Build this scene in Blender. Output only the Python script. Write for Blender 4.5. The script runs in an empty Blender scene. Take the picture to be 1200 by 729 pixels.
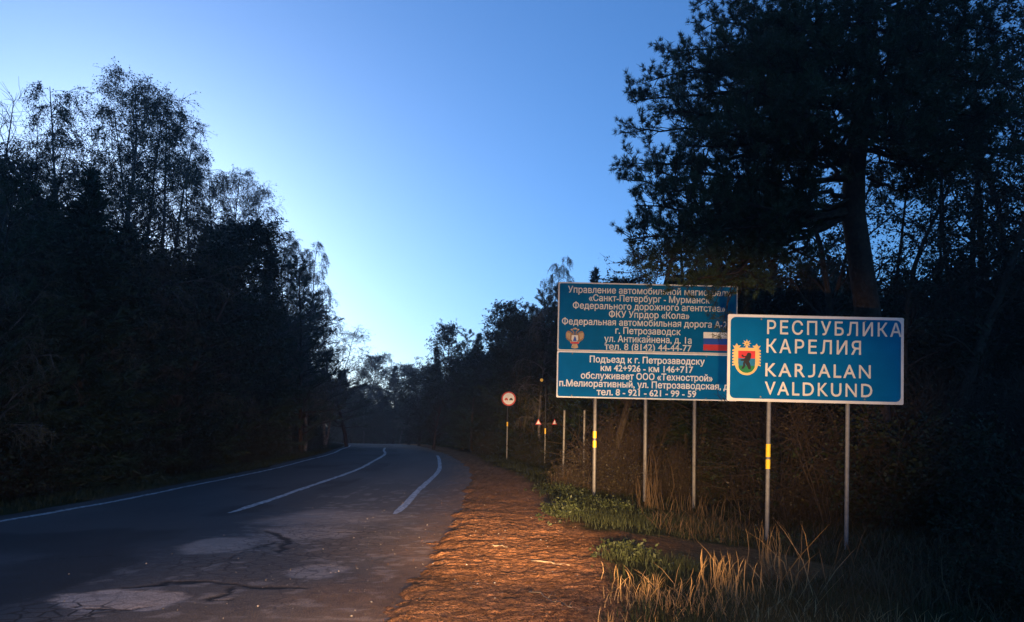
import bpy, math, random
import numpy as np
from mathutils import Vector, Matrix, Euler

SC = bpy.context.scene
COL = SC.collection
R = math.radians

# ------------------------------------------------------------------ camera
F_PX = 942.0                       # focal length in pixels of the 1200 px wide photograph
CAM_Z = 1.65
PITCH, ROLL = math.atan(40 / F_PX), R(1.0)
cam_d = bpy.data.cameras.new('camera')
cam = bpy.data.objects.new('camera', cam_d)
COL.objects.link(cam)
CAM_M = Matrix.Translation((0, 0, CAM_Z)) @ Matrix.Rotation(math.pi / 2 + PITCH, 4, 'X') @ Matrix.Rotation(ROLL, 4, 'Z')
cam.matrix_world = CAM_M
cam_d.sensor_width = 36
cam_d.lens = F_PX / 1200 * 36
cam_d.shift_y = 106 / 1200
cam_d.clip_start = 0.05
cam_d.clip_end = 3000
SC.camera = cam

# ------------------------------------------------------------------ sky, sun, headlights
SUN_EL, SUN_AZ = 9.0, -28.0        # degrees; azimuth from +Y, negative to the left
w = bpy.data.worlds.new('World')
SC.world = w
w.use_nodes = True
nt = w.node_tree
sky = nt.nodes.new('ShaderNodeTexSky')
sky.sky_type = 'NISHITA'
sky.sun_disc = False
sky.sun_elevation = R(SUN_EL)
sky.sun_rotation = R(SUN_AZ)
sky.altitude = 0
sky.air_density = 0.9
sky.dust_density = 0.6
sky.ozone_density = 6.0
bg = nt.nodes['Background']
bg.inputs['Strength'].default_value = 0.12
nt.links.new(sky.outputs[0], bg.inputs['Color'])

sun_d = bpy.data.lights.new('sun', 'SUN')
sun_d.energy = 0.12
sun_d.angle = R(0.5)
sun_d.color = (1.0, 0.82, 0.6)
sun = bpy.data.objects.new('sun', sun_d)
COL.objects.link(sun)
sd = Vector((math.sin(R(SUN_AZ)) * math.cos(R(SUN_EL)), math.cos(R(SUN_AZ)) * math.cos(R(SUN_EL)), math.sin(R(SUN_EL))))
sun.rotation_euler = sd.to_track_quat('Z', 'Y').to_euler()

def spot(name, loc, az, el, power, size, blend, wide=1.0):
    d = bpy.data.lights.new(name, 'SPOT')
    d.energy = power
    d.color = (1.0, 0.62, 0.30)
    d.spot_size = R(size)
    d.spot_blend = blend
    d.shadow_soft_size = 0.05
    o = bpy.data.objects.new(name, d)
    COL.objects.link(o)
    o.location = loc
    v = Vector((math.sin(R(az)) * math.cos(R(el)), math.cos(R(az)) * math.cos(R(el)), math.sin(R(el))))
    o.rotation_euler = (-v).to_track_quat('Z', 'Y').to_euler()
    o.scale = (wide, 1, 1)
# the dipped headlamps of the car the photograph was taken from
for hx in (-0.35, 0.95):
    spot('headlight_spill', (hx, 1.9, 0.95), -17, -10, 1250, 62, 1.0)
    spot('headlight_flood', (hx, 1.9, 0.95), -2.5, -0.9, 10500, 15, 1.0, 2.9)
    spot('headlight_beam', (hx, 1.9, 0.95), 10.5, 5.0, 4800, 27, 1.0, 1.55)
    spot('headlight_hotspot', (hx, 1.9, 0.95), 1.5, 1.4, 8000, 7, 1.0, 2.0)

SC.view_settings.view_transform = 'Standard'
SC.view_settings.look = 'None'
SC.view_settings.exposure = 0.9
SC.view_settings.gamma = 1.0
SC.view_settings.use_curve_mapping = False
SC.cycles.max_bounces = 4
SC.cycles.diffuse_bounces = 2
SC.cycles.glossy_bounces = 2
SC.cycles.transmission_bounces = 2
SC.cycles.volume_bounces = 0
SC.cycles.transparent_max_bounces = 4

# ------------------------------------------------------------------ helpers
def at(px, py, Y):
    """Point of the place seen at a pixel of the photograph, at Y metres ahead."""
    d = CAM_M.to_3x3() @ Vector(((px - 600) / F_PX, (470 - py) / F_PX, -1.0))
    return Vector((0, 0, CAM_Z)) + d * (Y / d.y)

def at_h(px, Y):
    return at(px, 510, Y).x

def tag(o, label=None, cat=None, group=None, kind=None):
    if label: o['label'] = label
    if cat: o['category'] = cat
    if group: o['group'] = group
    if kind: o['kind'] = kind
    return o

def empty(name, loc, rz=0, label=None, cat=None, group=None):
    o = bpy.data.objects.new(name, None)
    o.empty_display_size = 0.2
    COL.objects.link(o)
    o.location = loc
    o.rotation_euler = (0, 0, rz)
    return tag(o, label, cat, group)

def mesh_np(name, V, FS, mats, midx=None, smooth=False):
    V = np.asarray(V, dtype=np.float32).reshape(-1, 3)
    me = bpy.data.meshes.new(name)
    FS = [np.asarray(f, dtype=np.int32) for f in FS if len(f)]
    tot = np.concatenate([np.full(len(f), f.shape[1], np.int32) for f in FS])
    idx = np.concatenate([f.ravel() for f in FS])
    start = np.concatenate([[0], np.cumsum(tot)[:-1]]).astype(np.int32)
    me.vertices.add(len(V)); me.vertices.foreach_set('co', V.ravel())
    me.loops.add(len(idx)); me.loops.foreach_set('vertex_index', idx)
    me.polygons.add(len(tot)); me.polygons.foreach_set('loop_start', start); me.polygons.foreach_set('loop_total', tot)
    if midx is not None:
        me.polygons.foreach_set('material_index', np.asarray(midx, np.int32))
    if smooth:
        me.polygons.foreach_set('use_smooth', np.ones(len(tot), bool))
    for m in mats: me.materials.append(m)
    me.update(calc_edges=True)
    return me

def obj(name, me, parent=None, loc=None):
    o = bpy.data.objects.new(name, me)
    COL.objects.link(o)
    if parent is not None: o.parent = parent
    if loc is not None: o.location = loc
    return o

def set_col(me, C, name='Col'):
    a = me.color_attributes.new(name, 'FLOAT_COLOR', 'POINT')
    C4 = np.ones((len(C), 4), np.float32); C4[:, :C.shape[1]] = C
    a.data.foreach_set('color', C4.ravel())

class MB:
    """Collects shapes into one mesh."""
    def __init__(s): s.V = []; s.F = []; s.M = []
    def add(s, vs, fs, m=0):
        b = len(s.V); s.V += [tuple(v) for v in vs]
        for f in fs: s.F.append([i + b for i in f]); s.M.append(m)
    def box(s, x0, x1, y0, y1, z0, z1, m=0):
        v = [(x0,y0,z0),(x1,y0,z0),(x1,y1,z0),(x0,y1,z0),(x0,y0,z1),(x1,y0,z1),(x1,y1,z1),(x0,y1,z1)]
        s.add(v, [(0,3,2,1),(4,5,6,7),(0,1,5,4),(1,2,6,5),(2,3,7,6),(3,0,4,7)], m)
    def prism(s, pts, y0, y1, m=0):
        """Closed x-z outline (counter-clockwise seen from -y) extruded from y0 (front) to y1."""
        n = len(pts)
        a = sum(pts[i][0]*pts[(i+1) % n][1] - pts[(i+1) % n][0]*pts[i][1] for i in range(n))
        if a < 0: pts = pts[::-1]
        v = [(p[0], y0, p[1]) for p in pts] + [(p[0], y1, p[1]) for p in pts]
        s.add(v, [list(range(n)), list(range(2*n-1, n-1, -1))] + [(i, i+n, (i+1) % n + n, (i+1) % n) for i in range(n)], m)
    def tube(s, P, rad, k=8, m=0, cap=True):
        P = [Vector(p) for p in P]
        if not hasattr(rad, '__len__'): rad = [rad] * len(P)
        b = len(s.V)
        for i, p in enumerate(P):
            t = (P[min(i+1, len(P)-1)] - P[max(i-1, 0)]).normalized()
            u = t.cross(Vector((0.31, 0.95, 0.05))).normalized(); v = t.cross(u)
            for j in range(k):
                a = 2*math.pi*j/k
                s.V.append(tuple(p + (u*math.cos(a) + v*math.sin(a)) * rad[i]))
        for i in range(len(P)-1):
            for j in range(k):
                s.F.append([b+i*k+j, b+i*k+(j+1) % k, b+(i+1)*k+(j+1) % k, b+(i+1)*k+j]); s.M.append(m)
        if cap:
            s.F.append([b+j for j in range(k)][::-1]); s.M.append(m)
            s.F.append([b+(len(P)-1)*k+j for j in range(k)]); s.M.append(m)
    def mesh(s, name, mats, smooth=False):
        me = bpy.data.meshes.new(name)
        me.from_pydata(s.V, [], s.F)
        for m in mats: me.materials.append(m)
        me.polygons.foreach_set('material_index', s.M)
        if smooth: me.polygons.foreach_set('use_smooth', [True]*len(s.F))
        me.update()
        return me
    def build(s, name, mats, parent=None, smooth=False):
        return obj(name, s.mesh(name, mats if isinstance(mats, list) else [mats], smooth), parent)

# vectorised value noise -------------------------------------------------
def _hash(ix, iy, seed):
    h = (ix.astype(np.int64)*374761393 + iy.astype(np.int64)*668265263 + seed*1442695041) & 0xffffffff
    h = ((h ^ (h >> 13)) * 1274126177) & 0xffffffff
    return ((h ^ (h >> 16)) & 0xffff) / 65535.0
def vnoise(x, y, seed=0):
    ix = np.floor(x); iy = np.floor(y); fx = x-ix; fy = y-iy
    fx = fx*fx*(3-2*fx); fy = fy*fy*(3-2*fy)
    a = _hash(ix, iy, seed); b = _hash(ix+1, iy, seed); c = _hash(ix, iy+1, seed); d = _hash(ix+1, iy+1, seed)
    return a+(b-a)*fx+(c-a)*fy+(a-b-c+d)*fx*fy
def fbm(x, y, seed=0, oct=4):
    t = 0; amp = 0.5; n = 0
    for o in range(oct):
        t = t+amp*vnoise(x, y, seed+o*17); n += amp; amp *= 0.5; x = x*2.03+5.1; y = y*2.03+1.7
    return t/n
def sm(a, b, x):
    t = np.clip((x-a)/(b-a), 0, 1); return t*t*(3-2*t)

# ------------------------------------------------------------------ materials
def mat(name, base, rough=0.8, spec=0.3, var=0.25, scale=8.0, metallic=0.0, bump=0.0, bump_scale=60.0, vcol=False, island=0.0, dark=None):
    m = bpy.data.materials.new(name); m.use_nodes = True
    t = m.node_tree; b = t.nodes['Principled BSDF']
    b.inputs['Roughness'].default_value = rough
    b.inputs['Specular IOR Level'].default_value = spec
    b.inputs['Metallic'].default_value = metallic
    geo = t.nodes.new('ShaderNodeTexCoord')
    nz = t.nodes.new('ShaderNodeTexNoise'); nz.inputs['Scale'].default_value = scale; nz.inputs['Detail'].default_value = 6
    t.links.new(geo.outputs['Object'], nz.inputs['Vector'])
    mr = t.nodes.new('ShaderNodeMapRange')
    mr.inputs['From Min'].default_value = 0.3; mr.inputs['From Max'].default_value = 0.7
    mr.inputs['To Min'].default_value = 1-var; mr.inputs['To Max'].default_value = 1+var
    t.links.new(nz.outputs['Fac'], mr.inputs['Value'])
    val = mr.outputs[0]
    if island > 0:
        gi = t.nodes.new('ShaderNodeNewGeometry')
        mi = t.nodes.new('ShaderNodeMapRange'); mi.inputs['To Min'].default_value = 1-island; mi.inputs['To Max'].default_value = 1+island
        t.links.new(gi.outputs['Random Per Island'], mi.inputs['Value'])
        mu = t.nodes.new('ShaderNodeMath'); mu.operation = 'MULTIPLY'
        t.links.new(val, mu.inputs[0]); t.links.new(mi.outputs[0], mu.inputs[1]); val = mu.outputs[0]
    vm = t.nodes.new('ShaderNodeVectorMath'); vm.operation = 'SCALE'
    t.links.new(val, vm.inputs['Scale'])
    if vcol:
        a = t.nodes.new('ShaderNodeVertexColor'); a.layer_name = 'Col'
        t.links.new(a.outputs['Color'], vm.inputs[0])
    else:
        vm.inputs[0].default_value = base
    t.links.new(vm.outputs[0], b.inputs['Base Color'])
    if bump > 0:
        n2 = t.nodes.new('ShaderNodeTexNoise'); n2.inputs['Scale'].default_value = bump_scale; n2.inputs['Detail'].default_value = 8
        t.links.new(geo.outputs['Object'], n2.inputs['Vector'])
        bp = t.nodes.new('ShaderNodeBump'); bp.inputs['Strength'].default_value = 1.0; bp.inputs['Distance'].default_value = bump
        t.links.new(n2.outputs['Fac'], bp.inputs['Height']); t.links.new(bp.outputs[0], b.inputs['Normal'])
    return m

M = {}
M['ground'] = mat('ground', None, 1.0, 0.0, 0.5, 26, vcol=True, bump=0.04, bump_scale=55)
M['bark_dark'] = mat('bark_dark', (0.045, 0.035, 0.028), 0.9, 0.2, 0.4, 14, bump=0.02, bump_scale=24)
M['bark_pine'] = mat('bark_pine', (0.032, 0.022, 0.017), 0.95, 0.2, 0.45, 9, bump=0.03, bump_scale=16)
M['bark_birch'] = mat('bark_birch', (0.10, 0.088, 0.08), 0.8, 0.3, 0.6, 7, bump=0.01)
M['needle_pine'] = mat('needle_pine', (0.026, 0.042, 0.018), 0.6, 0.3, 0.35, 1.2, island=0.3)
M['needle_spruce'] = mat('needle_spruce', (0.018, 0.032, 0.015), 0.6, 0.3, 0.3, 1.2, island=0.3)
M['leaf_birch'] = mat('leaf_birch', (0.070, 0.062, 0.022), 0.6, 0.3, 0.3, 0.9, island=0.35)
M['leaf_alder'] = mat('leaf_alder', (0.016, 0.022, 0.009), 0.6, 0.2, 0.3, 0.9, island=0.35)
M['leaf_shrub'] = mat('leaf_shrub', (0.045, 0.035, 0.016), 0.6, 0.3, 0.3, 1.5, island=0.45)
M['leaf_weed'] = mat('leaf_weed', (0.032, 0.041, 0.012), 0.6, 0.3, 0.3, 2.5, island=0.35)
M['twig'] = mat('twig', (0.05, 0.036, 0.028), 0.9, 0.1, 0.3, 10)
M['grass'] = mat('grass', (0.027, 0.033, 0.012), 0.7, 0.2, 0.35, 1.2, island=0.4)
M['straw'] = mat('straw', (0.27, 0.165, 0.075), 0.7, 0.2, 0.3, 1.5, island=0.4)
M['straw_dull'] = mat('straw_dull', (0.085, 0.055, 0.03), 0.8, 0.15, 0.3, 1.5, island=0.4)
M['stone'] = mat('stone', (0.24, 0.21, 0.19), 0.85, 0.2, 0.3, 30, island=0.5)
M['stick'] = mat('stick', (0.26, 0.19, 0.13), 0.8, 0.2, 0.3, 12, bump=0.005)
M['blue'] = mat('sign_blue', (0.0008, 0.100, 0.26), 0.6, 0.03, 0.10, 2.2)
M['blue_light'] = mat('sign_blue_new', (0.0008, 0.130, 0.34), 0.6, 0.03, 0.08, 2.2)
M['white'] = mat('sign_white', (0.80, 0.78, 0.74), 0.5, 0.3, 0.08, 3)
M['white_cream'] = mat('sign_white_cream', (0.58, 0.53, 0.46), 0.55, 0.2, 0.10, 3)
M['white_dull'] = mat('sign_white_weathered', (0.60, 0.58, 0.55), 0.55, 0.3, 0.10, 3)
M['red'] = mat('sign_red', (0.52, 0.03, 0.03), 0.45, 0.3, 0.1, 4)
M['flag_blue'] = mat('flag_blue', (0.01, 0.07, 0.36), 0.45, 0.3, 0.1, 4)
M['green'] = mat('crest_green', (0.01, 0.15, 0.05), 0.45, 0.3, 0.1, 6)
M['teal'] = mat('crest_teal', (0.01, 0.14, 0.26), 0.45, 0.3, 0.1, 6)
M['gold'] = mat('crest_gold', (0.62, 0.41, 0.15), 0.5, 0.3, 0.1, 6)
M['emblem_gold'] = mat('emblem_gold', (0.46, 0.32, 0.18), 0.5, 0.3, 0.2, 9)
M['brown'] = mat('crest_brown', (0.24, 0.14, 0.08), 0.5, 0.3, 0.15, 6)
M['black'] = mat('crest_black', (0.012, 0.01, 0.01), 0.5, 0.3, 0.1, 6)
M['steel'] = mat('galvanised_steel', (0.17, 0.165, 0.16), 0.55, 0.4, 0.2, 14, metallic=0.2)
M['unlit_steel'] = mat('unlit_steel', (0.02, 0.02, 0.022), 0.6, 0.3, 0.2, 14)  # steel of the unlit post tops, its lack of headlight put into the colour
M['steel_back'] = mat('sign_back_steel', (0.30, 0.31, 0.32), 0.55, 0.4, 0.15, 5, metallic=0.2)
M['yellow'] = mat('reflective_yellow', (0.95, 0.58, 0.03), 0.4, 0.4, 0.05, 20)

def asphalt_material():
    m = bpy.data.materials.new('asphalt'); m.use_nodes = True
    t = m.node_tree; b = t.nodes['Principled BSDF']; L = t.links
    b.inputs['Roughness'].default_value = 0.85; b.inputs['Specular IOR Level'].default_value = 0.25
    tc = t.nodes.new('ShaderNodeTexCoord')
    a = t.nodes.new('ShaderNodeVertexColor'); a.layer_name = 'Col'
    k = t.nodes.new('ShaderNodeVertexColor'); k.layer_name = 'Craze'
    n1 = t.nodes.new('ShaderNodeTexNoise'); n1.inputs['Scale'].default_value = 70; n1.inputs['Detail'].default_value = 5
    L.new(tc.outputs['Object'], n1.inputs['Vector'])
    mr = t.nodes.new('ShaderNodeMapRange'); mr.inputs['From Min'].default_value = .3; mr.inputs['From Max'].default_value = .7
    mr.inputs['To Min'].default_value = .45; mr.inputs['To Max'].default_value = 1.6
    L.new(n1.outputs['Fac'], mr.inputs['Value'])
    vm = t.nodes.new('ShaderNodeVectorMath'); vm.operation = 'SCALE'
    L.new(a.outputs['Color'], vm.inputs[0]); L.new(mr.outputs[0], vm.inputs['Scale'])
    # crazing: cell edges where the mask asks for it
    nd = t.nodes.new('ShaderNodeTexNoise'); nd.inputs['Scale'].default_value = 3
    L.new(tc.outputs['Object'], nd.inputs['Vector'])
    mx = t.nodes.new('ShaderNodeMix'); mx.data_type = 'RGBA'; mx.inputs['Factor'].default_value = 0.08
    L.new(tc.outputs['Object'], mx.inputs['A']); L.new(nd.outputs['Color'], mx.inputs['B'])
    vo = t.nodes.new('ShaderNodeTexVoronoi'); vo.feature = 'DISTANCE_TO_EDGE'; vo.inputs['Scale'].default_value = 5.5
    L.new(mx.outputs['Result'], vo.inputs['Vector'])
    ed = t.nodes.new('ShaderNodeMapRange'); ed.inputs['From Min'].default_value = 0.02; ed.inputs['From Max'].default_value = 0.09
    ed.inputs['To Min'].default_value = 1; ed.inputs['To Max'].default_value = 0
    L.new(vo.outputs['Distance'], ed.inputs['Value'])
    mu = t.nodes.new('ShaderNodeMath'); mu.operation = 'MULTIPLY'
    L.new(ed.outputs[0], mu.inputs[0]); L.new(k.outputs['Color'], mu.inputs[1])
    mc = t.nodes.new('ShaderNodeMix'); mc.data_type = 'RGBA'
    L.new(mu.outputs[0], mc.inputs['Factor']); L.new(vm.outputs[0], mc.inputs['A'])
    mc.inputs['B'].default_value = (0.035, 0.026, 0.02, 1)
    L.new(mc.outputs['Result'], b.inputs['Base Color'])
    hh = t.nodes.new('ShaderNodeMath'); hh.operation = 'MULTIPLY_ADD'; hh.inputs[1].default_value = -0.6
    L.new(mu.outputs[0], hh.inputs[0]); L.new(n1.outputs['Fac'], hh.inputs[2])
    bp = t.nodes.new('ShaderNodeBump'); bp.inputs['Distance'].default_value = 0.012
    L.new(hh.outputs[0], bp.inputs['Height']); L.new(bp.outputs[0], b.inputs['Normal'])
    return m
M['asphalt'] = asphalt_material()

def paint_material():
    m = bpy.data.materials.new('road_paint'); m.use_nodes = True
    t = m.node_tree; b = t.nodes['Principled BSDF']; L = t.links
    b.inputs['Roughness'].default_value = 0.7
    tc = t.nodes.new('ShaderNodeTexCoord')
    n = t.nodes.new('ShaderNodeTexNoise'); n.inputs['Scale'].default_value = 9; n.inputs['Detail'].default_value = 8; n.inputs['Roughness'].default_value = 0.7
    L.new(tc.outputs['Object'], n.inputs['Vector'])
    r = t.nodes.new('ShaderNodeValToRGB')
    r.color_ramp.elements[0].position = 0.42; r.color_ramp.elements[0].color = (0.12, 0.12, 0.125, 1)
    r.color_ramp.elements[1].position = 0.58; r.color_ramp.elements[1].color = (0.58, 0.58, 0.57, 1)
    L.new(n.outputs['Fac'], r.inputs['Fac']); L.new(r.outputs['Color'], b.inputs['Base Color'])
    return m
M['paint'] = paint_material()

# ------------------------------------------------------------------ road line and terrain
CTRL = [(-5.0,-90),(-5.1,-50),(-5.2,-20),(-5.35,-4),(-5.5,7),(-5.65,16.9),(-5.9,22.7),(-6.15,31.4),(-6.65,38),(-8.0,51),(-9.8,62),(-11.8,75),(-14.8,90),(-20.5,110),(-34,140),(-80,195),(-150,270)]
def catmull(P, step=24):
    P = np.array(P, float); out = []
    for i in range(len(P)-1):
        p0 = P[max(i-1, 0)]; p1 = P[i]; p2 = P[i+1]; p3 = P[min(i+2, len(P)-1)]
        for t in np.linspace(0, 1, step, endpoint=False):
            out.append(0.5*((2*p1)+(-p0+p2)*t+(2*p0-5*p1+4*p2-p3)*t*t+(-p0+3*p1-3*p2+p3)*t**3))
    out.append(P[-1]); return np.array(out)
CL = catmull(CTRL, 8)
def lateral(x, y):
    """Signed distance right (+) or left (-) of the road's centre line."""
    x = np.asarray(x, float); y = np.asarray(y, float)
    best = np.full(x.shape, 1e18); sg = np.zeros(x.shape)
    for (ax, ay), (bx, by) in zip(CL[:-1], CL[1:]):
        dx, dy = bx-ax, by-ay; l2 = dx*dx+dy*dy
        t = np.clip(((x-ax)*dx+(y-ay)*dy)/l2, 0, 1)
        ex = x-(ax+t*dx); ey = y-(ay+t*dy); d = ex*ex+ey*ey
        c = d < best
        best = np.where(c, d, best); sg = np.where(c, np.sign(ex*dy-ey*dx), sg)
    return np.sqrt(best)*np.where(sg == 0, 1, sg)
_zy = np.arange(-300, 1000, 1.0)
_zz = np.interp(_zy, [-300, 0, 20, 31, 38, 51, 70, 90, 105, 130, 200, 1000], [0, 0, 0, .14, .24, .33, .36, .38, .30, -.3, -2, -2])
_zz = np.convolve(np.pad(_zz, 6, mode='edge'), np.hanning(13)/np.hanning(13).sum(), 'valid')
def z0(y):
    return np.interp(np.asarray(y, float), _zy, _zz)
def edge_s(y):   # where the asphalt ends on the right, metres from the centre line
    return np.interp(y, [0, 7, 17, 31, 40, 50, 90], [4.25, 4.25, 4.4, 4.5, 4.2, 3.9, 3.8])
def asphalt_z(x, y):
    return z0(y) + 0.02*(fbm(np.asarray(x)*0.9, np.asarray(y)*0.9, 3, 3)-0.5)
def soil_mask(x, y, s):
    e = edge_s(y)
    j = 0.5*(fbm(x*1.3, y*1.3, 11, 4)-0.5)+0.35*(fbm(x*6, y*6, 12, 3)-0.5)
    a = sm(-0.12, 0.22, s-e+j*0.8)
    right_end = np.interp(y, [0, 7, 11, 14.3, 18, 24, 31, 36], [6.4, 6.45, 6.75, 6.5, 6.9, 6.5, 6.3, 5.6])
    b = 1-sm(-0.3, 0.5, s-right_end+1.1*j)
    return a*b
def patch_mask(x, y):   # second bare patch beyond the grass tongue
    j = 1.4*(fbm(x*1.2, y*1.2, 21, 4)-0.5)
    return (1-sm(0.75, 1.1, np.sqrt(((x-2.9)/2.6)**2+((y-12.9-0.25*(x-3))/1.9)**2)+0.5*j))
def terrain(x, y, s=None, fine=True):
    x = np.asarray(x, float); y = np.asarray(y, float)
    if s is None: s = lateral(x, y)
    e = edge_s(y)
    z = z0(y)
    j = 0.5*(fbm(x*1.3, y*1.3, 11, 4)-0.5)+0.35*(fbm(x*6, y*6, 12, 3)-0.5)
    j2 = 0.5*(fbm(x*1.1, y*1.1, 31, 4)-0.5)
    up = sm(-0.15, 0.45, s-e+j*0.8)
    left = sm(0.0, 0.25, -s-3.72+j2*0.5)
    zz = -0.06+0.12*up+0.075*left
    zz = zz-0.33*sm(6.8, 9.6, s)-0.22*np.exp(-((s-11.6)/1.1)**2)+1.1*sm(13, 22, s)
    zz = zz-0.30*sm(4.6, 6.8, -s)+0.9*sm(8, 18, -s)
    if fine:
        rough = np.maximum(up*(s > 0), left)
        n = fbm(x*2.2, y*2.2, 5, 5)-0.5
        clod = np.abs(fbm(x*7, y*9, 6, 4)-0.5)
        grit = fbm(x*15, y*17, 9, 3)-0.5
        zz = zz+rough*(0.05*n+(0.03*clod+0.05*grit)*soil_mask(x, y, s)-0.03*(1-up)*(s > 0))
        zz = zz+0.25*(fbm(x*0.25, y*0.25, 8, 3)-0.5)*sm(9, 14, np.abs(s))
    return z+zz
def tz(x, y):
    return float(terrain(np.array([float(x)]), np.array([float(y)]))[0])

def graded(a, b, lo, hi, step, grow):
    """Samples fine between lo and hi and growing outwards to a and b."""
    v = list(np.arange(lo, hi, step)); st = step
    while v[-1] < b: st *= grow; v.append(v[-1]+st)
    st = step; u = [lo]
    while u[0] > a: st *= grow; u.insert(0, u[0]-st)
    return np.array(u[:-1]+v)

def grid_mesh(name, X, Y, Z, mat_):
    ny, nx = X.shape
    V = np.stack([X, Y, Z], -1).reshape(-1, 3)
    i = np.arange((ny-1)*(nx-1)); r = i//(nx-1); c = i % (nx-1); b = r*nx+c
    return mesh_np(name, V, [np.stack([b, b+1, b+nx+1, b+nx], 1)], [mat_], smooth=True)

gx = graded(-420, 420, -1.9, 4.6, 0.032, 1.09)
gy = graded(-200, 700, 6.2, 15.5, 0.034, 1.045)
GX, GY = np.meshgrid(gx, gy)
GS = lateral(GX, GY)
GZ = terrain(GX, GY, GS)
ground_me = grid_mesh('ground', GX, GY, GZ, M['ground'])
sm_ = soil_mask(GX, GY, GS)*(GS > 0); pm = patch_mask(GX, GY)
n1 = fbm(GX*1.1, GY*1.1, 41, 4)[..., None]; n2 = fbm(GX*9, GY*9, 42, 3)[..., None]
soil = np.array([0.33, 0.152, 0.070])*(0.55+0.9*n2)*(0.8+0.4*n1)
turf = np.array([0.040, 0.040, 0.018])*(0.6+0.8*n1)
litter = np.array([0.040, 0.030, 0.018])*(0.6+0.8*n1)
far = sm(9.5, 12.5, np.abs(GS))[..., None]
c = turf*(1-far)+litter*far
bare = np.clip(sm_+0.8*pm, 0, 1)[..., None]
c = c*(1-bare)+soil*(1-0.35*pm[..., None])*bare
under = ((GS > -3.7) & (GS < edge_s(GY)))[..., None]
c = np.where(under & (bare < 0.3), np.array([0.13, 0.085, 0.055])*(0.5+n2), c)
set_col(ground_me, c.reshape(-1, 3))
tag(obj('ground', ground_me), kind='structure')

# asphalt -----------------------------------------------------------------
seg = np.diff(CL, axis=0); cum = np.concatenate([[0], np.cumsum(np.hypot(seg[:, 0], seg[:, 1]))])
def cl_point(d):
    x = np.interp(d, cum, CL[:, 0]); y = np.interp(d, cum, CL[:, 1])
    x2 = np.interp(d+0.5, cum, CL[:, 0]); y2 = np.interp(d+0.5, cum, CL[:, 1])
    x1 = np.interp(d-0.5, cum, CL[:, 0]); y1 = np.interp(d-0.5, cum, CL[:, 1])
    tx, ty = x2-x1, y2-y1; l = np.hypot(tx, ty)
    return x, y, ty/l, -tx/l          # point and unit normal to the right
def d_of_y(y): return float(np.interp(y, CL[:, 1], cum))
ds = graded(1, cum[-1]-1, d_of_y(6.5), d_of_y(15), 0.035, 1.05)
ds = ds[(ds > 0.6) & (ds < cum[-1]-0.6)]
ss = np.concatenate([np.arange(-3.85, 0, 0.09), np.arange(0, 6.6, 0.04)])
D, S = np.meshgrid(ds, ss, indexing='ij')
cx, cy, nx_, ny_ = cl_point(D)
AX = cx+nx_*S; AY = cy+ny_*S
lim = edge_s(AY)+0.8
S2 = np.minimum(S, lim); AX = cx+nx_*S2; AY = cy+ny_*S2
AZ = asphalt_z(AX, AY)
def poly_dist(x, y, pts):
    best = np.full(x.shape, 1e9)
    for (ax, ay), (bx, by) in zip(pts[:-1], pts[1:]):
        dx, dy = bx-ax, by-ay; t = np.clip(((x-ax)*dx+(y-ay)*dy)/(dx*dx+dy*dy), 0, 1)
        best = np.minimum(best, np.hypot(x-ax-t*dx, y-ay-t*dy))
    return best
def gp(px, py):     # flat-road point under a photograph pixel
    d = CAM_M.to_3x3() @ Vector(((px-600)/F_PX, (470-py)/F_PX, -1.0)); k = -CAM_Z/d.z
    return (d.x*k, d.y*k)
wx = AX+0.30*(fbm(AX*3.5, AY*3.5, 51, 5)-0.5); wy = AY+0.30*(fbm(AX*3.5, AY*3.5, 52, 5)-0.5)
CR = [[(150,688),(200,682),(250,682),(300,688),(330,689),(360,689)], [(270,688),(262,694),(252,701)], [(252,701),(275,702)],
      [(312,622),(328,628),(338,633),(330,640),(325,646)], [(338,633),(318,634),(310,640)], [(345,620),(380,622),(430,624)],
      [(325,646),(350,651),(372,652)], [(70,705),(100,713),(140,717),(185,709)], [(0,660),(60,655),(140,650)], [(230,665),(300,640)]]
crack = np.zeros_like(AX)
for i, c_ in enumerate(CR):
    wid = [0.055, 0.055, 0.03, 0.06, 0.03, 0.03, 0.02, 0.018, 0.012, 0.012][i]
    crack = np.maximum(crack, 1-sm(wid*0.5, wid*1.25, poly_dist(wx, wy, [gp(*p) for p in c_])*(0.6+0.9*fbm(AX*5, AY*5, 57+i, 2))))
def blob(px0, px1, py0, py1, seed, soft=0.3):
    a = gp(px0, (py0+py1)/2); b = gp(px1, (py0+py1)/2); c0 = gp((px0+px1)/2, py1); c1 = gp((px0+px1)/2, py0)
    mx, my = (a[0]+b[0])/2, (c0[1]+c1[1])/2; rx, ry = (b[0]-a[0])/2, (c1[1]-c0[1])/2
    q = np.sqrt(((AX-mx)/rx)**2+((AY-my)/ry)**2)+0.9*(fbm(AX*2.2, AY*2.2, seed, 4)-0.5)
    return 1-sm(1-soft, 1.0+soft*0.4, q)
pale = np.maximum.reduce([blob(60, 235, 690, 716, 61, .1), 0.7*blob(215, 305, 628, 650, 62, .3), 0.8*blob(335, 405, 661, 678, 63, .3), 0.55*blob(290, 420, 615, 635, 64, .5), 0.5*blob(300, 460, 596, 622, 68, .7)])
crz = np.maximum.reduce([blob(-40, 140, 700, 745, 65, .5), 0.7*blob(140, 330, 645, 680, 66, .6), 0.6*blob(180, 470, 600, 720, 69, .8), 0.6*blob(250, 420, 615, 660, 70, .6), 0.35*blob(-100, 260, 640, 740, 67, .6)])
dust = np.clip(sm(1.0, 4.0, S2)*(1-sm(13, 24, AY))*1.0+0.55*sm(2.6, 4.3, S2), 0, 1)*(0.45+0.9*fbm(AX*1.2, AY*0.7, 71, 4))
dust = np.clip(dust, 0, 1)
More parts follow.
